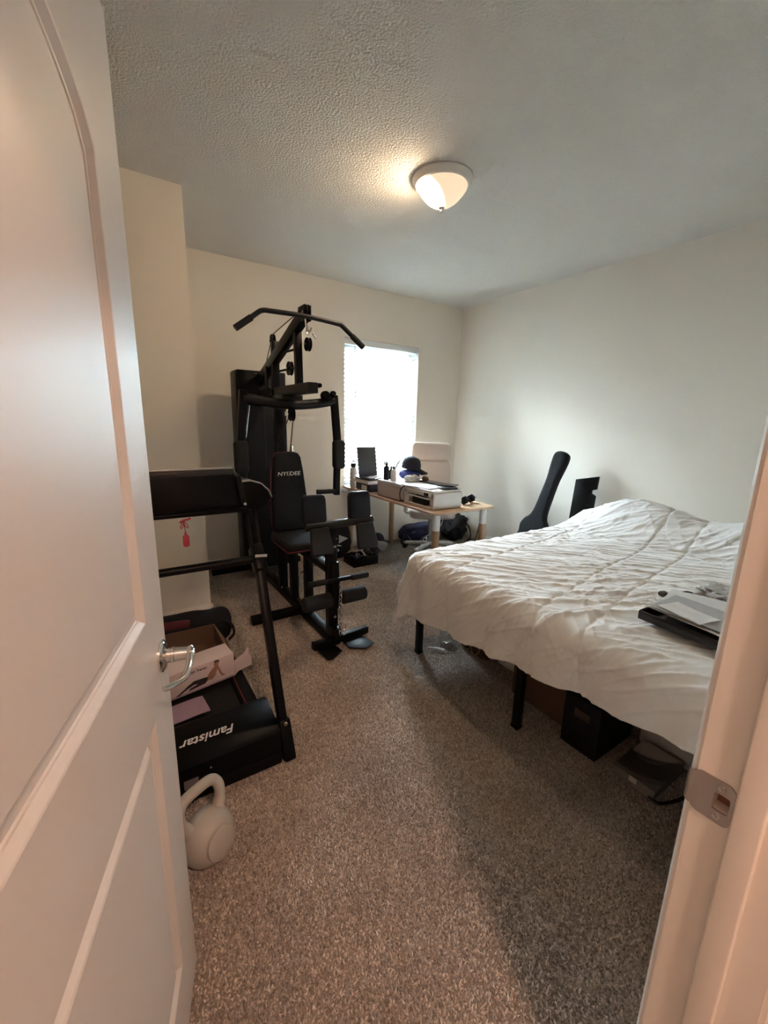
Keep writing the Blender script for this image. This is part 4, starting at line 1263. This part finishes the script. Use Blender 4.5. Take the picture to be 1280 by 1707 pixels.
part('front_bumper', box2(NB(), (TX0+0.02, 1.45, 0.004), (TX1-0.02, 1.475, 0.06), 0.008), BLK, tm)
DEND = 2.52
part('running_belt', box2(NB(), (TX0+0.10, 1.675, 0.085), (TX1-0.10, DEND, 0.118), 0.012), mat('belt_rubber', (0.008, 0.008, 0.0085), 0.7, bump=0.3, bscale=500, spec=0.2), tm)
for s, x in ((-1, TX0+0.07), (1, TX1-0.07)):
    rl = part('side_rail', box2(NB(), (x-0.035, 1.66, 0.03), (x+0.035, DEND, 0.135), 0.010, 3), PLAST, tm)
    part('red_line', box2(NB(), (x-s*0.020-0.0025, 1.68, 0.1345), (x-s*0.020+0.0025, DEND-0.02, 0.1362)), REDP, rl)
    part('end_cap', box2(NB(), (x-0.04, DEND-0.03, 0.006), (x+0.04, DEND+0.03, 0.14), 0.015, 3), PLAST, tm)
    # upright with foot sleeve, joint, upper tubes
    X = TX1 if s > 0 else TX0
    up_ = part('upright', beam(NB(), (X+s*0.004, 1.475, 0.055), (X-s*0.006, 1.725, 0.80), 0.034, 0.052, 0.006), BLK, tm)
    part('foot_sleeve', beam(NB(), (X+s*0.010, 1.462, 0.004), (X+s*0.006, 1.520, 0.165), 0.050, 0.075, 0.010), PLAST, up_)
    part('bolt', cyl(NB(), (X+s*0.006, 1.478, 0.165), (X+s*0.006, 1.470, 0.163), 0.008, seg=12), STEEL, up_)
    part('joint', beam(NB(), (X-s*0.005, 1.70, 0.765), (X-s*0.006, 1.775, 0.86), 0.050, 0.075, 0.010), PLAST, tm)
    part('joint_badge', beam(NB(), (X-s*0.030, 1.690, 0.842), (X+s*0.020, 1.687, 0.838), 0.004, 0.012, 0.001), SILV, tm)
    for q in (-0.016, 0.016):
        part('upper_tube', cyl(NB(), (X-0.006+q, 1.745, 0.82), (X-s*0.012+q, 1.815, 1.06), 0.010, seg=12), BLK, tm)
    # pod beside the console
    bm = prism(NB(), [(0.0, 0.02), (0.0, 0.115), (0.05, 0.118), (0.095, 0.103), (0.122, 0.075), (0.135, 0.045), (0.12, 0.015), (0.07, -0.01)], 0.17, Matrix(((s, 0, 0, X-s*0.082), (0, 0, 1, 1.70), (0, 1, 0, 1.04), (0, 0, 0, 1))), bev=0.008)
    pod = part('side_pod', bm, PLAST, tm)
    tb = bmesh.new()
    prof = [(0.0, 0.1165), (0.05, 0.1195), (0.096, 0.1045), (0.124, 0.0760), (0.1365, 0.046)]
    prv = None
    for a_, b_ in prof:
        row = [tb.verts.new((X-s*0.082+s*a_, y, 1.04+b_+dz)) for y in (1.697, 1.735) for dz in (0, 0.004)]
        if prv:
            tb.faces.new((prv[0], prv[1], row[1], row[0])); tb.faces.new((prv[1], prv[3], row[3], row[1])); tb.faces.new((prv[2], row[2], row[3], prv[3])); tb.faces.new((prv[0], row[0], row[2], prv[2]))
        prv = row
    bmesh.ops.recalc_face_normals(tb, faces=tb.faces[:])
    bm = NB(); add(bm, tb)
    part('silver_trim', bm, SILV, pod)
part('crossbar', cyl(NB(), (TX0, 1.728, 0.818), (TX1-0.02, 1.728, 0.818), 0.0165, seg=16), BLK, tm)
# console: seen from behind
CX0, CX1 = -0.08, 0.415
bm = NB()
prism(bm, [(CX0, 0), (CX1, 0), (CX1+0.004, 0.02), (CX1-0.010, 0.150), (CX1-0.022, 0.165), (CX0+0.022, 0.165), (CX0+0.010, 0.150), (CX0-0.004, 0.02)], 0.06, Matrix(((1, 0, 0, 0), (0, 0.10, 0.995, 1.69), (0, 0.995, -0.10, 1.052), (0, 0, 0, 1))), bev=0.008)
cons = part('console', bm, PLAST, tm)
part('silver_trim', box2(NB(), (CX0+0.02, 1.697, 1.212), (CX1-0.020, 1.712, 1.219), 0.003), SILV, cons)
part('upper_shelf', box2(NB(), (CX0+0.012, 1.694, 1.188), (CX1-0.012, 1.76, 1.214), 0.008), mat('charcoal_plastic', (0.028, 0.028, 0.029), 0.35), cons)
part('lower_lip', box2(NB(), (CX0-0.01, 1.665, 1.040), (CX1+0.02, 1.80, 1.062), 0.010, 3), PLAST, cons)
part('end_bracket', beam(NB(), (CX1-0.004, 1.688, 1.185), (CX1+0.012, 1.684, 1.070), 0.022, 0.016, 0.004), BLK, cons)
part('bolt', lathe(NB(), [(0, 0.004), (0.006, 0.003), (0.007, 0)], 12, axes((CX1+0.012, 1.662, 1.075), (1, 0, 0), (0, 0, 1))), STEEL, cons)
# safety key
sk = part('safety_key', prism(NB(), rrect(0.022, 0.046, 0.008, 4), 0.008, Matrix(((1, 0, 0, 0.203), (0, 0, 1, 1.65), (0, 1, 0, 0.955), (0, 0, 0, 1))), bev=0.002), RED, tm, label='red safety key')
kz = 1.05
part('key_neck', box2(NB(), (0.199, 1.651, 0.976), (0.207, 1.657, 0.988), 0.001), RED, sk)
part('key_cord', tube(NB(), smooth_path([(0.203, 1.654, 0.985), (0.201, 1.655, 1.01), (0.200, 1.656, 1.03)], 4), 0.0016, 6), RED, sk)
for s in (-1, 1):
    part('bow_loop', tube(NB(), smooth_path([(0.200, 1.656, 1.032), (0.200+s*0.010, 1.655, 1.016), (0.200+s*0.013, 1.655, 1.006), (0.200+s*0.005, 1.655, 1.008)], 5, closed=True), 0.0016, 6), RED, sk)
part('key_knot', tube(NB(), smooth_path([(0.186, 1.656, 1.026), (0.20, 1.654, 1.034), (0.214, 1.655, 1.036), (0.224, 1.656, 1.040)], 5), 0.0042, 8), RED, sk)

# things piled on the treadmill deck
pb = thing('product_box', 'pale pink printed trainer box lying on the treadmill deck', 'box', (0.26, 1.98, 0.138))
bm = NB()
QM = Matrix.Translation((0.105, 1.905, 0.1425)) @ Matrix.Rotation(math.radians(7), 4, 'Z') @ Matrix.Rotation(math.radians(-2), 4, 'Y')
# x along the front, y depth, z up
WB, DBx, HB = 0.31, 0.12, 0.125
box2(bm, (0-0.16, 0, 0), (WB, DBx, HB), 0.002)
bm.transform(QM)
pbody = part('box_body', bm, PINKC, pb)
bm = NB(); box2(bm, (0, -0.06, 0), (0.09, 0.0, 0.003)); bm.transform(QM @ Matrix.Translation((WB, 0.002, 0.012)) @ Matrix.Rotation(math.radians(90), 4, 'X') @ Matrix.Rotation(math.radians(8), 4, 'Y') @ Matrix.Translation((0, 0.065, 0)))
part('side_flap', bm, PINKC, pb)
bm = NB(); prism(bm, [(0, 0), (0.085, 0.035), (0.088, 0.11), (0.055, 0.085), (0.0, 0.075)], 0.003, QM @ Matrix(((0.96, 0, 0.28, WB), (0.28, 0, -0.96, 0.004), (0, 1, 0, 0.005), (0, 0, 0, 1))))
part('front_flap', bm, PINKC, pb)
# printed figure: a person leaning back on one hand (flat print)
FM = QM @ Matrix(((1, 0, 0, 0), (0, 0, -1, -0.0006), (0, 1, 0, 0), (0, 0, 0, 1)))  # xy on front face, z outwards
def fprint(name, poly, m):
    part(name, prism(NB(), poly, 0.0006, FM), m, pbody, smooth=False)
fprint('printed_figure', [(0.175, 0.035), (0.200, 0.030), (0.215, 0.045), (0.222, 0.065), (0.236, 0.084), (0.230, 0.092), (0.212, 0.090), (0.192, 0.072), (0.178, 0.052)], SKIN)
fprint('printed_arm', [(0.226, 0.082), (0.236, 0.078), (0.248, 0.040), (0.262, 0.028), (0.244, 0.028), (0.236, 0.045)], SKIN)
fprint('printed_leg', [(0.030, 0.008), (0.045, 0.008), (0.085, 0.040), (0.118, 0.056), (0.178, 0.052), (0.182, 0.034), (0.140, 0.030), (0.118, 0.038), (0.088, 0.028)], mat('printed_black', (0.025, 0.02, 0.022), 0.6))
fprint('printed_shin', [(0.088, 0.014), (0.165, 0.022), (0.178, 0.034), (0.150, 0.036), (0.100, 0.026)], MATS['printed_black'])
fprint('printed_head', [(0.224+0.012*math.cos(2*PI*k/12), 0.103+0.013*math.sin(2*PI*k/12)) for k in range(12)], SKIN)
fprint('printed_hair', [(0.218, 0.108), (0.214, 0.118), (0.226, 0.122), (0.240, 0.116), (0.238, 0.106), (0.230, 0.112)], MATS['printed_black'])
fprint('printed_band', [(-0.155, 0.004), (0.300, 0.004), (0.300, 0.010), (-0.155, 0.010)], LILAC)
tx = text_mesh('Thigh Trainer', 0.016, bold=0.0003, shear=0.2); tx.transform(FM @ Matrix.Translation((0.135, 0.103, 0.0007)))
part('lettering', tx, MATS['printed_black'], pbody, smooth=False)
sheet('leaflet', (0.150, 1.795, 0.148), 0.20, 0.12, 6, LILAC, 'lilac leaflet on the treadmill belt in front of the box', 'leaflet', k=21, th=0.004)
cb = thing('open_carton', 'open brown cardboard box behind the pink box on the treadmill', 'box', (0.22, 2.30, 0.138))
bm = NB(); z0, z1 = 0.138, 0.250
for lo, hi in (((-0.05, 2.08, z0), (0.40, 2.36, z0+0.005)), ((-0.05, 2.08, z0), (-0.045, 2.36, z1)), ((0.395, 2.08, z0), (0.40, 2.36, z1)), ((-0.05, 2.355, z0), (0.40, 2.36, z1)), ((-0.05, 2.08, z0), (0.40, 2.085, z1-0.03))):
    box2(bm, lo, hi)
part('box_body', bm, CARDD, cb)
bm = NB(); prism(bm, [(0, 0), (0.26, 0), (0.25, 0.10), (0.01, 0.09)], 0.005, axes((0.40, 2.09, z1), (0, 1, 0), (0.45, 0, -0.9)))
part('side_flap', bm, CARD, cb)
rb = thing('rolled_bag', 'black and dark red rolled bag resting behind the carton', 'bag', (0.35, 2.60, 0))
bm = NB()
pts = smooth_path([(-0.12, 2.70, 0.110), (0.05, 2.69, 0.112), (0.25, 2.675, 0.108), (0.42, 2.665, 0.102), (0.55, 2.655, 0.095)], 6)
tube(bm, pts, [0.06]*2+[0.100]*(len(pts)-5)+[0.095, 0.082, 0.055], 24)
for v in bm.verts:
    v.co += 0.012*Vector((0, noise.noise(v.co*9), noise.noise(v.co*9+Vector((5, 5, 5)))))
    v.co.z = max(v.co.z, 0.010)
part('bag_roll', bm, FABB, rb, ang=80)
bm = NB(); tube(bm, smooth_path([(-0.08, 2.625, 0.176), (0.10, 2.615, 0.176), (0.22, 2.604, 0.172), (0.30, 2.598, 0.165)], 5), 0.026, 12, sx=0.6, sy=1.2)
part('red_panel', bm, FABR, rb, ang=80)
bm = tube(NB(), smooth_path([(0.46, 2.60, 0.17), (0.53, 2.56, 0.13), (0.55, 2.56, 0.06), (0.52, 2.57, 0.018)], 5), 0.014, 10, sx=1, sy=0.5)
part('strap', bm, FABB, rb)

# ------------------------------------------------------------------ home gym
gx = 1.08
gy = thing('home_gym', 'black multi-station home gym with shrouded weight stack and lat bar', 'home gym', (gx, 2.95, 0))
P_ = lambda n, b, m, par=gy, **k: part(n, b, m, par, **k)
P_('base_rail', beam(NB(), (gx, 3.78, 0.036), (gx, 2.17, 0.036), 0.065, 0.06, 0.005), BLK)
P_('rear_foot', beam(NB(), (0.66, 3.83, 0.032), (1.50, 3.83, 0.032), 0.06, 0.055, 0.005, side=(0, 1, 0)), BLK)
P_('front_stabilizer', beam(NB(), (0.70, 2.71, 0.036), (1.32, 2.71, 0.036), 0.055, 0.055, 0.005, side=(0, 1, 0)), BLK)
ff = P_('front_foot', beam(NB(), (0.93, 2.185, 0.034), (1.335, 2.215, 0.034), 0.045, 0.045, 0.005, side=(0, 1, 0)), BLK)
for pl in ([(0.945, 2.18), (1.06, 2.19), (1.075, 2.07), (0.985, 2.015), (0.955, 2.03)], [(1.13, 2.20), (1.26, 2.225), (1.295, 2.05), (1.215, 2.02), (1.13, 2.075)]):
    P_('foot_plate', prism(NB(), pl, 0.006, Matrix.Translation((0, 0, 0.018)), bev=0.002), BLK, ff)
P_('front_post', beam(NB(), (gx, 2.225, 0.05), (gx, 2.235, 0.70), 0.06, 0.06, 0.005), BLK)
P_('seat_post', beam(NB(), (gx, 2.60, 0.06), (gx, 2.60, 0.51), 0.055, 0.055, 0.005), BLK)
P_('seat_post', beam(NB(), (gx, 2.88, 0.06), (gx, 2.88, 0.51), 0.055, 0.055, 0.005), BLK)
P_('seat_rail', beam(NB(), (gx, 3.12, 0.50), (gx, 2.23, 0.50), 0.06, 0.05, 0.005), BLK)
P_('main_column', beam(NB(), (gx, 3.13, 0.06), (gx, 3.13, 1.62), 0.065, 0.055, 0.005), BLK)
# seat
seat_poly = [(-0.155, -0.22), (0.155, -0.22), (0.17, -0.20), (0.165, 0.10), (0.13, 0.24), (-0.13, 0.24), (-0.165, 0.10), (-0.17, -0.20)]
SM = Matrix.Translation((gx, 2.74, 0.528))
seat = P_('seat', prism(NB(), seat_poly, 0.068, SM, bev=0.022, seg=4), VINYLG, ang=60)
P_('red_piping', tube(NB(), [SM @ Vector((x*1.012, y*1.008, 0.018)) for x, y in seat_poly], 0.0045, 8, closed=True), REDP, seat)
# backrest
BM_ = axes((gx, 2.945, 0.585), (1, 0, 0), (0, 0.12, 1.0))
bpoly = [(-0.118, 0.0), (0.118, 0.0), (0.138, 0.03), (0.136, 0.22), (0.118, 0.44), (0.104, 0.545), (0.085, 0.575), (0.05, 0.585), (-0.05, 0.585), (-0.085, 0.575), (-0.104, 0.545), (-0.118, 0.44), (-0.136, 0.22), (-0.138, 0.03)]
back = P_('backrest', prism(NB(), bpoly, -0.065, BM_ @ Matrix.Translation((0, 0, 0.065)), bev=0.020, seg=4), VINYL, ang=60)
P_('red_piping', tube(NB(), [BM_ @ Vector((x*1.015, y, 0.020)) for x, y in bpoly], 0.004, 8, closed=True), REDP, back)
tx = text_mesh('NYEDEE', 0.040, shear=0.12, bold=0.0, sx=1.2)
tx.transform(BM_ @ Matrix.Translation((0.0, 0.425, 0.0655)))
P_('lettering', tx, WPRINT, back, smooth=False)
# weight stack shroud and stack
sh = P_('weight_shroud', prism(NB(), rrect(0.40, 0.20, 0.02, 3, 1.085, 3.60), 1.66, Matrix.Translation((0, 0, 0.12)), bev=0.006), VINYL)
P_('shroud_side', box2(NB(), (0.878, 3.515, 0.13), (0.885, 3.685, 1.77), 0.002), BLKG, sh)
P_('shroud_bolt', cyl(NB(), (1.03, 3.49, 1.755), (1.03, 3.50, 1.755), 0.008, seg=12), STEEL, sh)
for x in (0.93, 1.24):
    P_('guide_post', beam(NB(), (x, 3.78, 0.06), (x, 3.78, 1.70), 0.04, 0.04, 0.004), BLK)
# boom
P_('boom', beam(NB(), (gx, 3.68, 1.655), (gx, 2.60, 2.035), 0.055, 0.075, 0.005), BLK)
def pulley(c, r=0.045, w=0.022, name='pulley'):
    c = Vector(c)
    b = NB(); lathe(b, [(0, w/2), (r*0.3, w/2), (r*0.35, w/2-0.004), (r*0.85, w/2-0.004), (r, w/2), (r, w/2-0.003), (r*0.86, 0), (r, -w/2+0.003), (r, -w/2), (r*0.85, -w/2+0.004), (r*0.35, -w/2+0.004), (r*0.3, -w/2), (0, -w/2)], 28, Matrix.Translation(c) @ Matrix.Rotation(PI/2, 4, 'Y'))
    pu = P_(name, b, PLAST)
    P_('axle', cyl(NB(), c+Vector((-0.026, 0, 0)), c+Vector((0.026, 0, 0)), 0.008, seg=12), STEEL, pu)
    return pu
pulley((gx, 2.565, 2.045), 0.046)
P_('tip_bracket', box2(NB(), (gx-0.024, 2.54, 1.995), (gx-0.018, 2.64, 2.085), 0.003), BLK)
P_('tip_bracket', box2(NB(), (gx+0.018, 2.54, 1.995), (gx+0.024, 2.64, 2.085), 0.003), BLK)
pulley((gx, 3.20, 1.975), 0.04)
pulley((gx, 2.86, 1.745), 0.046)
pulley((gx-0.03, 2.77, 1.44), 0.046)
pulley((gx+0.05, 2.66, 1.88), 0.042)
P_('hanger_post', beam(NB(), (gx, 2.70, 1.60), (gx, 2.715, 1.955), 0.045, 0.045, 0.004), BLK)
P_('rear_hanger', beam(NB(), (gx, 3.16, 1.58), (gx, 3.16, 1.96), 0.05, 0.05, 0.004), BLK)
P_('hanger_brace', beam(NB(), (gx-0.04, 3.26, 1.62), (gx-0.04, 3.26, 1.79), 0.012, 0.05, 0.002), BLKG)
P_('cross_rod', cyl(NB(), (gx, 3.10, 1.865), (gx, 2.70, 1.855), 0.008, seg=10), BLK)
P_('cross_rod', cyl(NB(), (gx, 3.10, 1.745), (gx, 2.70, 1.742), 0.008, seg=10), BLK)
P_('top_beam', beam(NB(), (gx, 3.52, 1.60), (gx, 2.47, 1.60), 0.065, 0.065, 0.005), BLKG)
P_('pivot_housing', box2(NB(), (gx-0.075, 2.82, 1.49), (gx+0.075, 3.02, 1.572), 0.008), BLKG)
# press arms
arms = P_('press_crossbeam', tube(NB(), smooth_path([(0.755, 2.85, 1.535), (0.90, 2.84, 1.518), (gx, 2.83, 1.505), (1.25, 2.84, 1.518), (1.405, 2.85, 1.545)], 6), 0.033, 12, sx=0.85, sy=1.0), BLKG)
for s in (-1, 1):
    top = (gx+s*0.325, 2.85, 1.585)
    b = NB(); beam(b, top, (gx+s*0.355, 2.85, 1.24), 0.05, 0.045, 0.005)
    am = P_('press_arm', b, BLK)
    P_('lower_arm', beam(NB(), (gx+s*0.356, 2.85, 1.26), (gx+s*0.345, 2.85, 0.845), 0.042, 0.045, 0.005), BLK, am)
    b = prism(NB(), rrect(0.088, 0.215, 0.025, 4), 0.06, Matrix(((1, 0, 0, gx+s*0.360), (0, 0, -1, 2.87), (0, 1, 0, 1.155), (0, 0, 0, 1))), bev=0.014, seg=3)
    P_('arm_pad', b, FOAM, am, ang=60)
    P_('grip', cyl(NB(), (gx+s*0.335, 2.845, 0.875), (gx+s*0.185, 2.835, 0.880), 0.018, seg=16, bev=0.004), FOAM, am)
    P_('grip_cap', cyl(NB(), (gx+s*0.187, 2.835, 0.880), (gx+s*0.180, 2.835, 0.880), 0.020, seg=16), BLKG, am)
for c, r in (((1.315, 2.80, 1.575), 0.034), ((1.375, 2.80, 1.592), 0.020), ((1.255, 2.77, 1.640), 0.016)):
    b = NB(); lathe(b, [(0, 0.02), (r*0.8, 0.02), (r, 0.012), (r, -0.012), (r*0.8, -0.02), (0, -0.02)], 20, Matrix.Translation(c) @ Matrix.Rotation(PI/2, 4, 'X'))
    P_('adjust_knob', b, PLAST)
# lat bar
by_ = 2.515
lp_ = [(0.640, by_, 1.892), (0.715, by_, 1.948), (0.775, by_, 1.995), (0.800, by_, 2.006), (0.835, by_, 2.009), (1.045, by_, 2.012), (1.265, by_, 1.998), (1.295, by_, 1.992), (1.325, by_, 1.972), (1.39, by_, 1.926), (1.455, by_, 1.880)]
lb = P_('lat_bar', tube(NB(), smooth_path(lp_, 4), 0.014, 12), BLKG)
P_('grip', tube(NB(), [lp_[0], (0.73, by_, 1.959)], 0.0185, 14), FOAM, lb)
P_('grip', tube(NB(), [(1.372, by_, 1.938), lp_[-1]], 0.0185, 14), FOAM, lb)
P_('hook', tube(NB(), smooth_path([(1.06, 2.53, 2.0), (1.065, 2.535, 1.965), (1.075, 2.54, 1.94), (1.09, 2.53, 1.93), (1.098, 2.53, 1.955)], 5), 0.005, 8), CHROME)
P_('snap_link', tube(NB(), smooth_path([(1.07, 2.535, 1.965), (1.085, 2.53, 1.945), (1.08, 2.525, 1.915), (1.065, 2.53, 1.925)], 5, closed=True), 0.004, 8), CHROME)
P_('pull_pin', cyl(NB(), (1.105, 2.53, 1.925), (1.125, 2.525, 1.895), 0.007, seg=10), STEEL)
# cables
for pts in ([(gx-0.03, 2.735, 1.44), (gx-0.02, 2.90, 1.0), (gx, 3.05, 0.62)], [(gx-0.03, 2.80, 1.44), (gx-0.05, 3.0, 1.2), (gx-0.05, 3.05, 0.9)],
            [(gx, 2.61, 2.08), (gx, 3.20, 2.012)], [(gx, 3.236, 1.975), (gx, 3.46, 1.65), (gx, 3.46, 1.0)], [(0.80, 2.90, 1.50), (0.78, 2.93, 1.30), (0.76, 3.05, 1.10)], [(gx, 2.75, 0.30), (gx+0.01, 2.55, 0.42), (gx, 2.30, 0.50)]):
    P_('cable', tube(NB(), smooth_path(pts, 6), 0.0035, 8), GLOSSB if len(pts) != 3 else BLKG)
P_('cable_sleeve', cyl(NB(), (0.80, 2.88, 1.49), (0.775, 2.91, 1.28), 0.005, seg=8), STEEL)
P_('connector', cyl(NB(), (gx+0.03, 2.93, 1.22), (gx+0.032, 2.94, 1.18), 0.010, seg=10), CHROME)
P_('connector', cyl(NB(), (gx-0.01, 2.93, 1.46), (gx-0.012, 2.93, 1.43), 0.009, seg=10), CHROME)
# curl pads on the front post
for s, x0 in ((-1, 0.945), (1, 1.245)):
    b = prism(NB(), [(-0.062, 0.0), (0.062, 0.0), (0.076, 0.04), (0.074, 0.155), (0.066, 0.178), (0.05, 0.186), (-0.05, 0.186), (-0.066, 0.178), (-0.074, 0.155), (-0.076, 0.04)], 0.04, axes((x0, 2.19, 0.80), (1, 0, 0), (0, 0.10, 1)), bev=0.012, seg=3)
    pd = P_('curl_pad', b, VINYLB, ang=60)
    b = prism(NB(), [(-0.062, 0.0), (0.062, 0.0), (0.070, 0.02), (0.056, 0.16), (-0.056, 0.16), (-0.070, 0.02)], 0.03, axes((x0+0.012, 2.095, 0.645), (1, 0, 0), (0, 0.055, 0.16)), bev=0.010, seg=3)
    P_('lower_pad', b, VINYLG, pd, ang=60)
    for q in (-0.045, 0.045):
        P_('pad_bracket', beam(NB(), (x0+q, 2.165, 0.795), (x0+q*0.8, 2.175, 0.86), 0.010, 0.014, 0.002), BLK, pd)
P_('pad_bar', cyl(NB(), (0.885, 2.165, 0.806), (1.330, 2.165, 0.806), 0.024, seg=20, bev=0.003), BLKG)
P_('pad_post', beam(NB(), (gx, 2.235, 0.69), (gx, 2.19, 0.80), 0.045, 0.045, 0.004), BLK)
# leg developer
P_('leg_arm', beam(NB(), (gx, 2.19, 0.56), (gx, 2.165, 0.27), 0.045, 0.045, 0.004), BLK)
P_('roller_tube', cyl(NB(), (0.86, 2.165, 0.33), (1.30, 2.165, 0.33), 0.012, seg=12), BLK)
for x0, x1 in ((0.865, 1.045), (1.115, 1.285)):
    P_('foam_roller', cyl(NB(), (x0, 2.165, 0.33), (x1, 2.165, 0.33), 0.046, seg=24, bev=0.012), FOAM)
rbar = P_('row_bar', cyl(NB(), (0.885, 2.125, 0.470), (1.275, 2.135, 0.460), 0.0135, seg=14), BLK)
for x0, x1 in ((0.883, 1.0), (1.165, 1.285)):
    P_('grip', cyl(NB(), (x0, 2.126, 0.470-0.0256*(x0-0.885)), (x1, 2.13, 0.470-0.0256*(x1-0.885)), 0.018, seg=16, bev=0.004), FOAM, rbar)
b = NB(); 
for k in range(13):
    c = Vector((gx+0.005+0.002*math.sin(k), 2.115, 0.435-k*0.0265))
    ring = [c+Matrix.Rotation(PI/2*(k % 2)+0.4, 3, 'Z') @ Vector((0.0095*math.cos(a), 0, 0.0165*math.sin(a))) for a in [2*PI*q/12 for q in range(12)]]
    tube(b, ring, 0.0034, 6, closed=True)
P_('chain', b, STEEL)
for z in (0.16, 0.13):
    P_('snap_link', tube(NB(), [Vector((gx+0.02+0.014*math.cos(a), 2.10, z+0.022*math.sin(a))) for a in [2*PI*q/12 for q in range(12)]], 0.0042, 6, closed=True), CHROME)
for c in ((gx+0.033, 2.66, 0.07), (gx+0.033, 2.30, 0.20), (gx-0.033, 2.62, 0.10), (gx-0.034, 3.05, 0.09), (gx+0.034, 2.215, 0.62)):
    P_('bolt', cyl(NB(), c, Vector(c)+Vector((0.008 if c[0] > gx else -0.008, 0, 0)), 0.009, seg=8), STEEL)
for c in ((gx, 2.19, 0.20), (gx, 2.185, 0.12), (gx, 2.19, 0.66)):
    P_('bolt', cyl(NB(), c, Vector(c)+Vector((0, -0.012, 0)), 0.009, seg=8), STEEL)
P_('low_pulley_bracket', box2(NB(), (gx-0.03, 2.13, 0.06), (gx+0.03, 2.20, 0.14), 0.005), BLK)
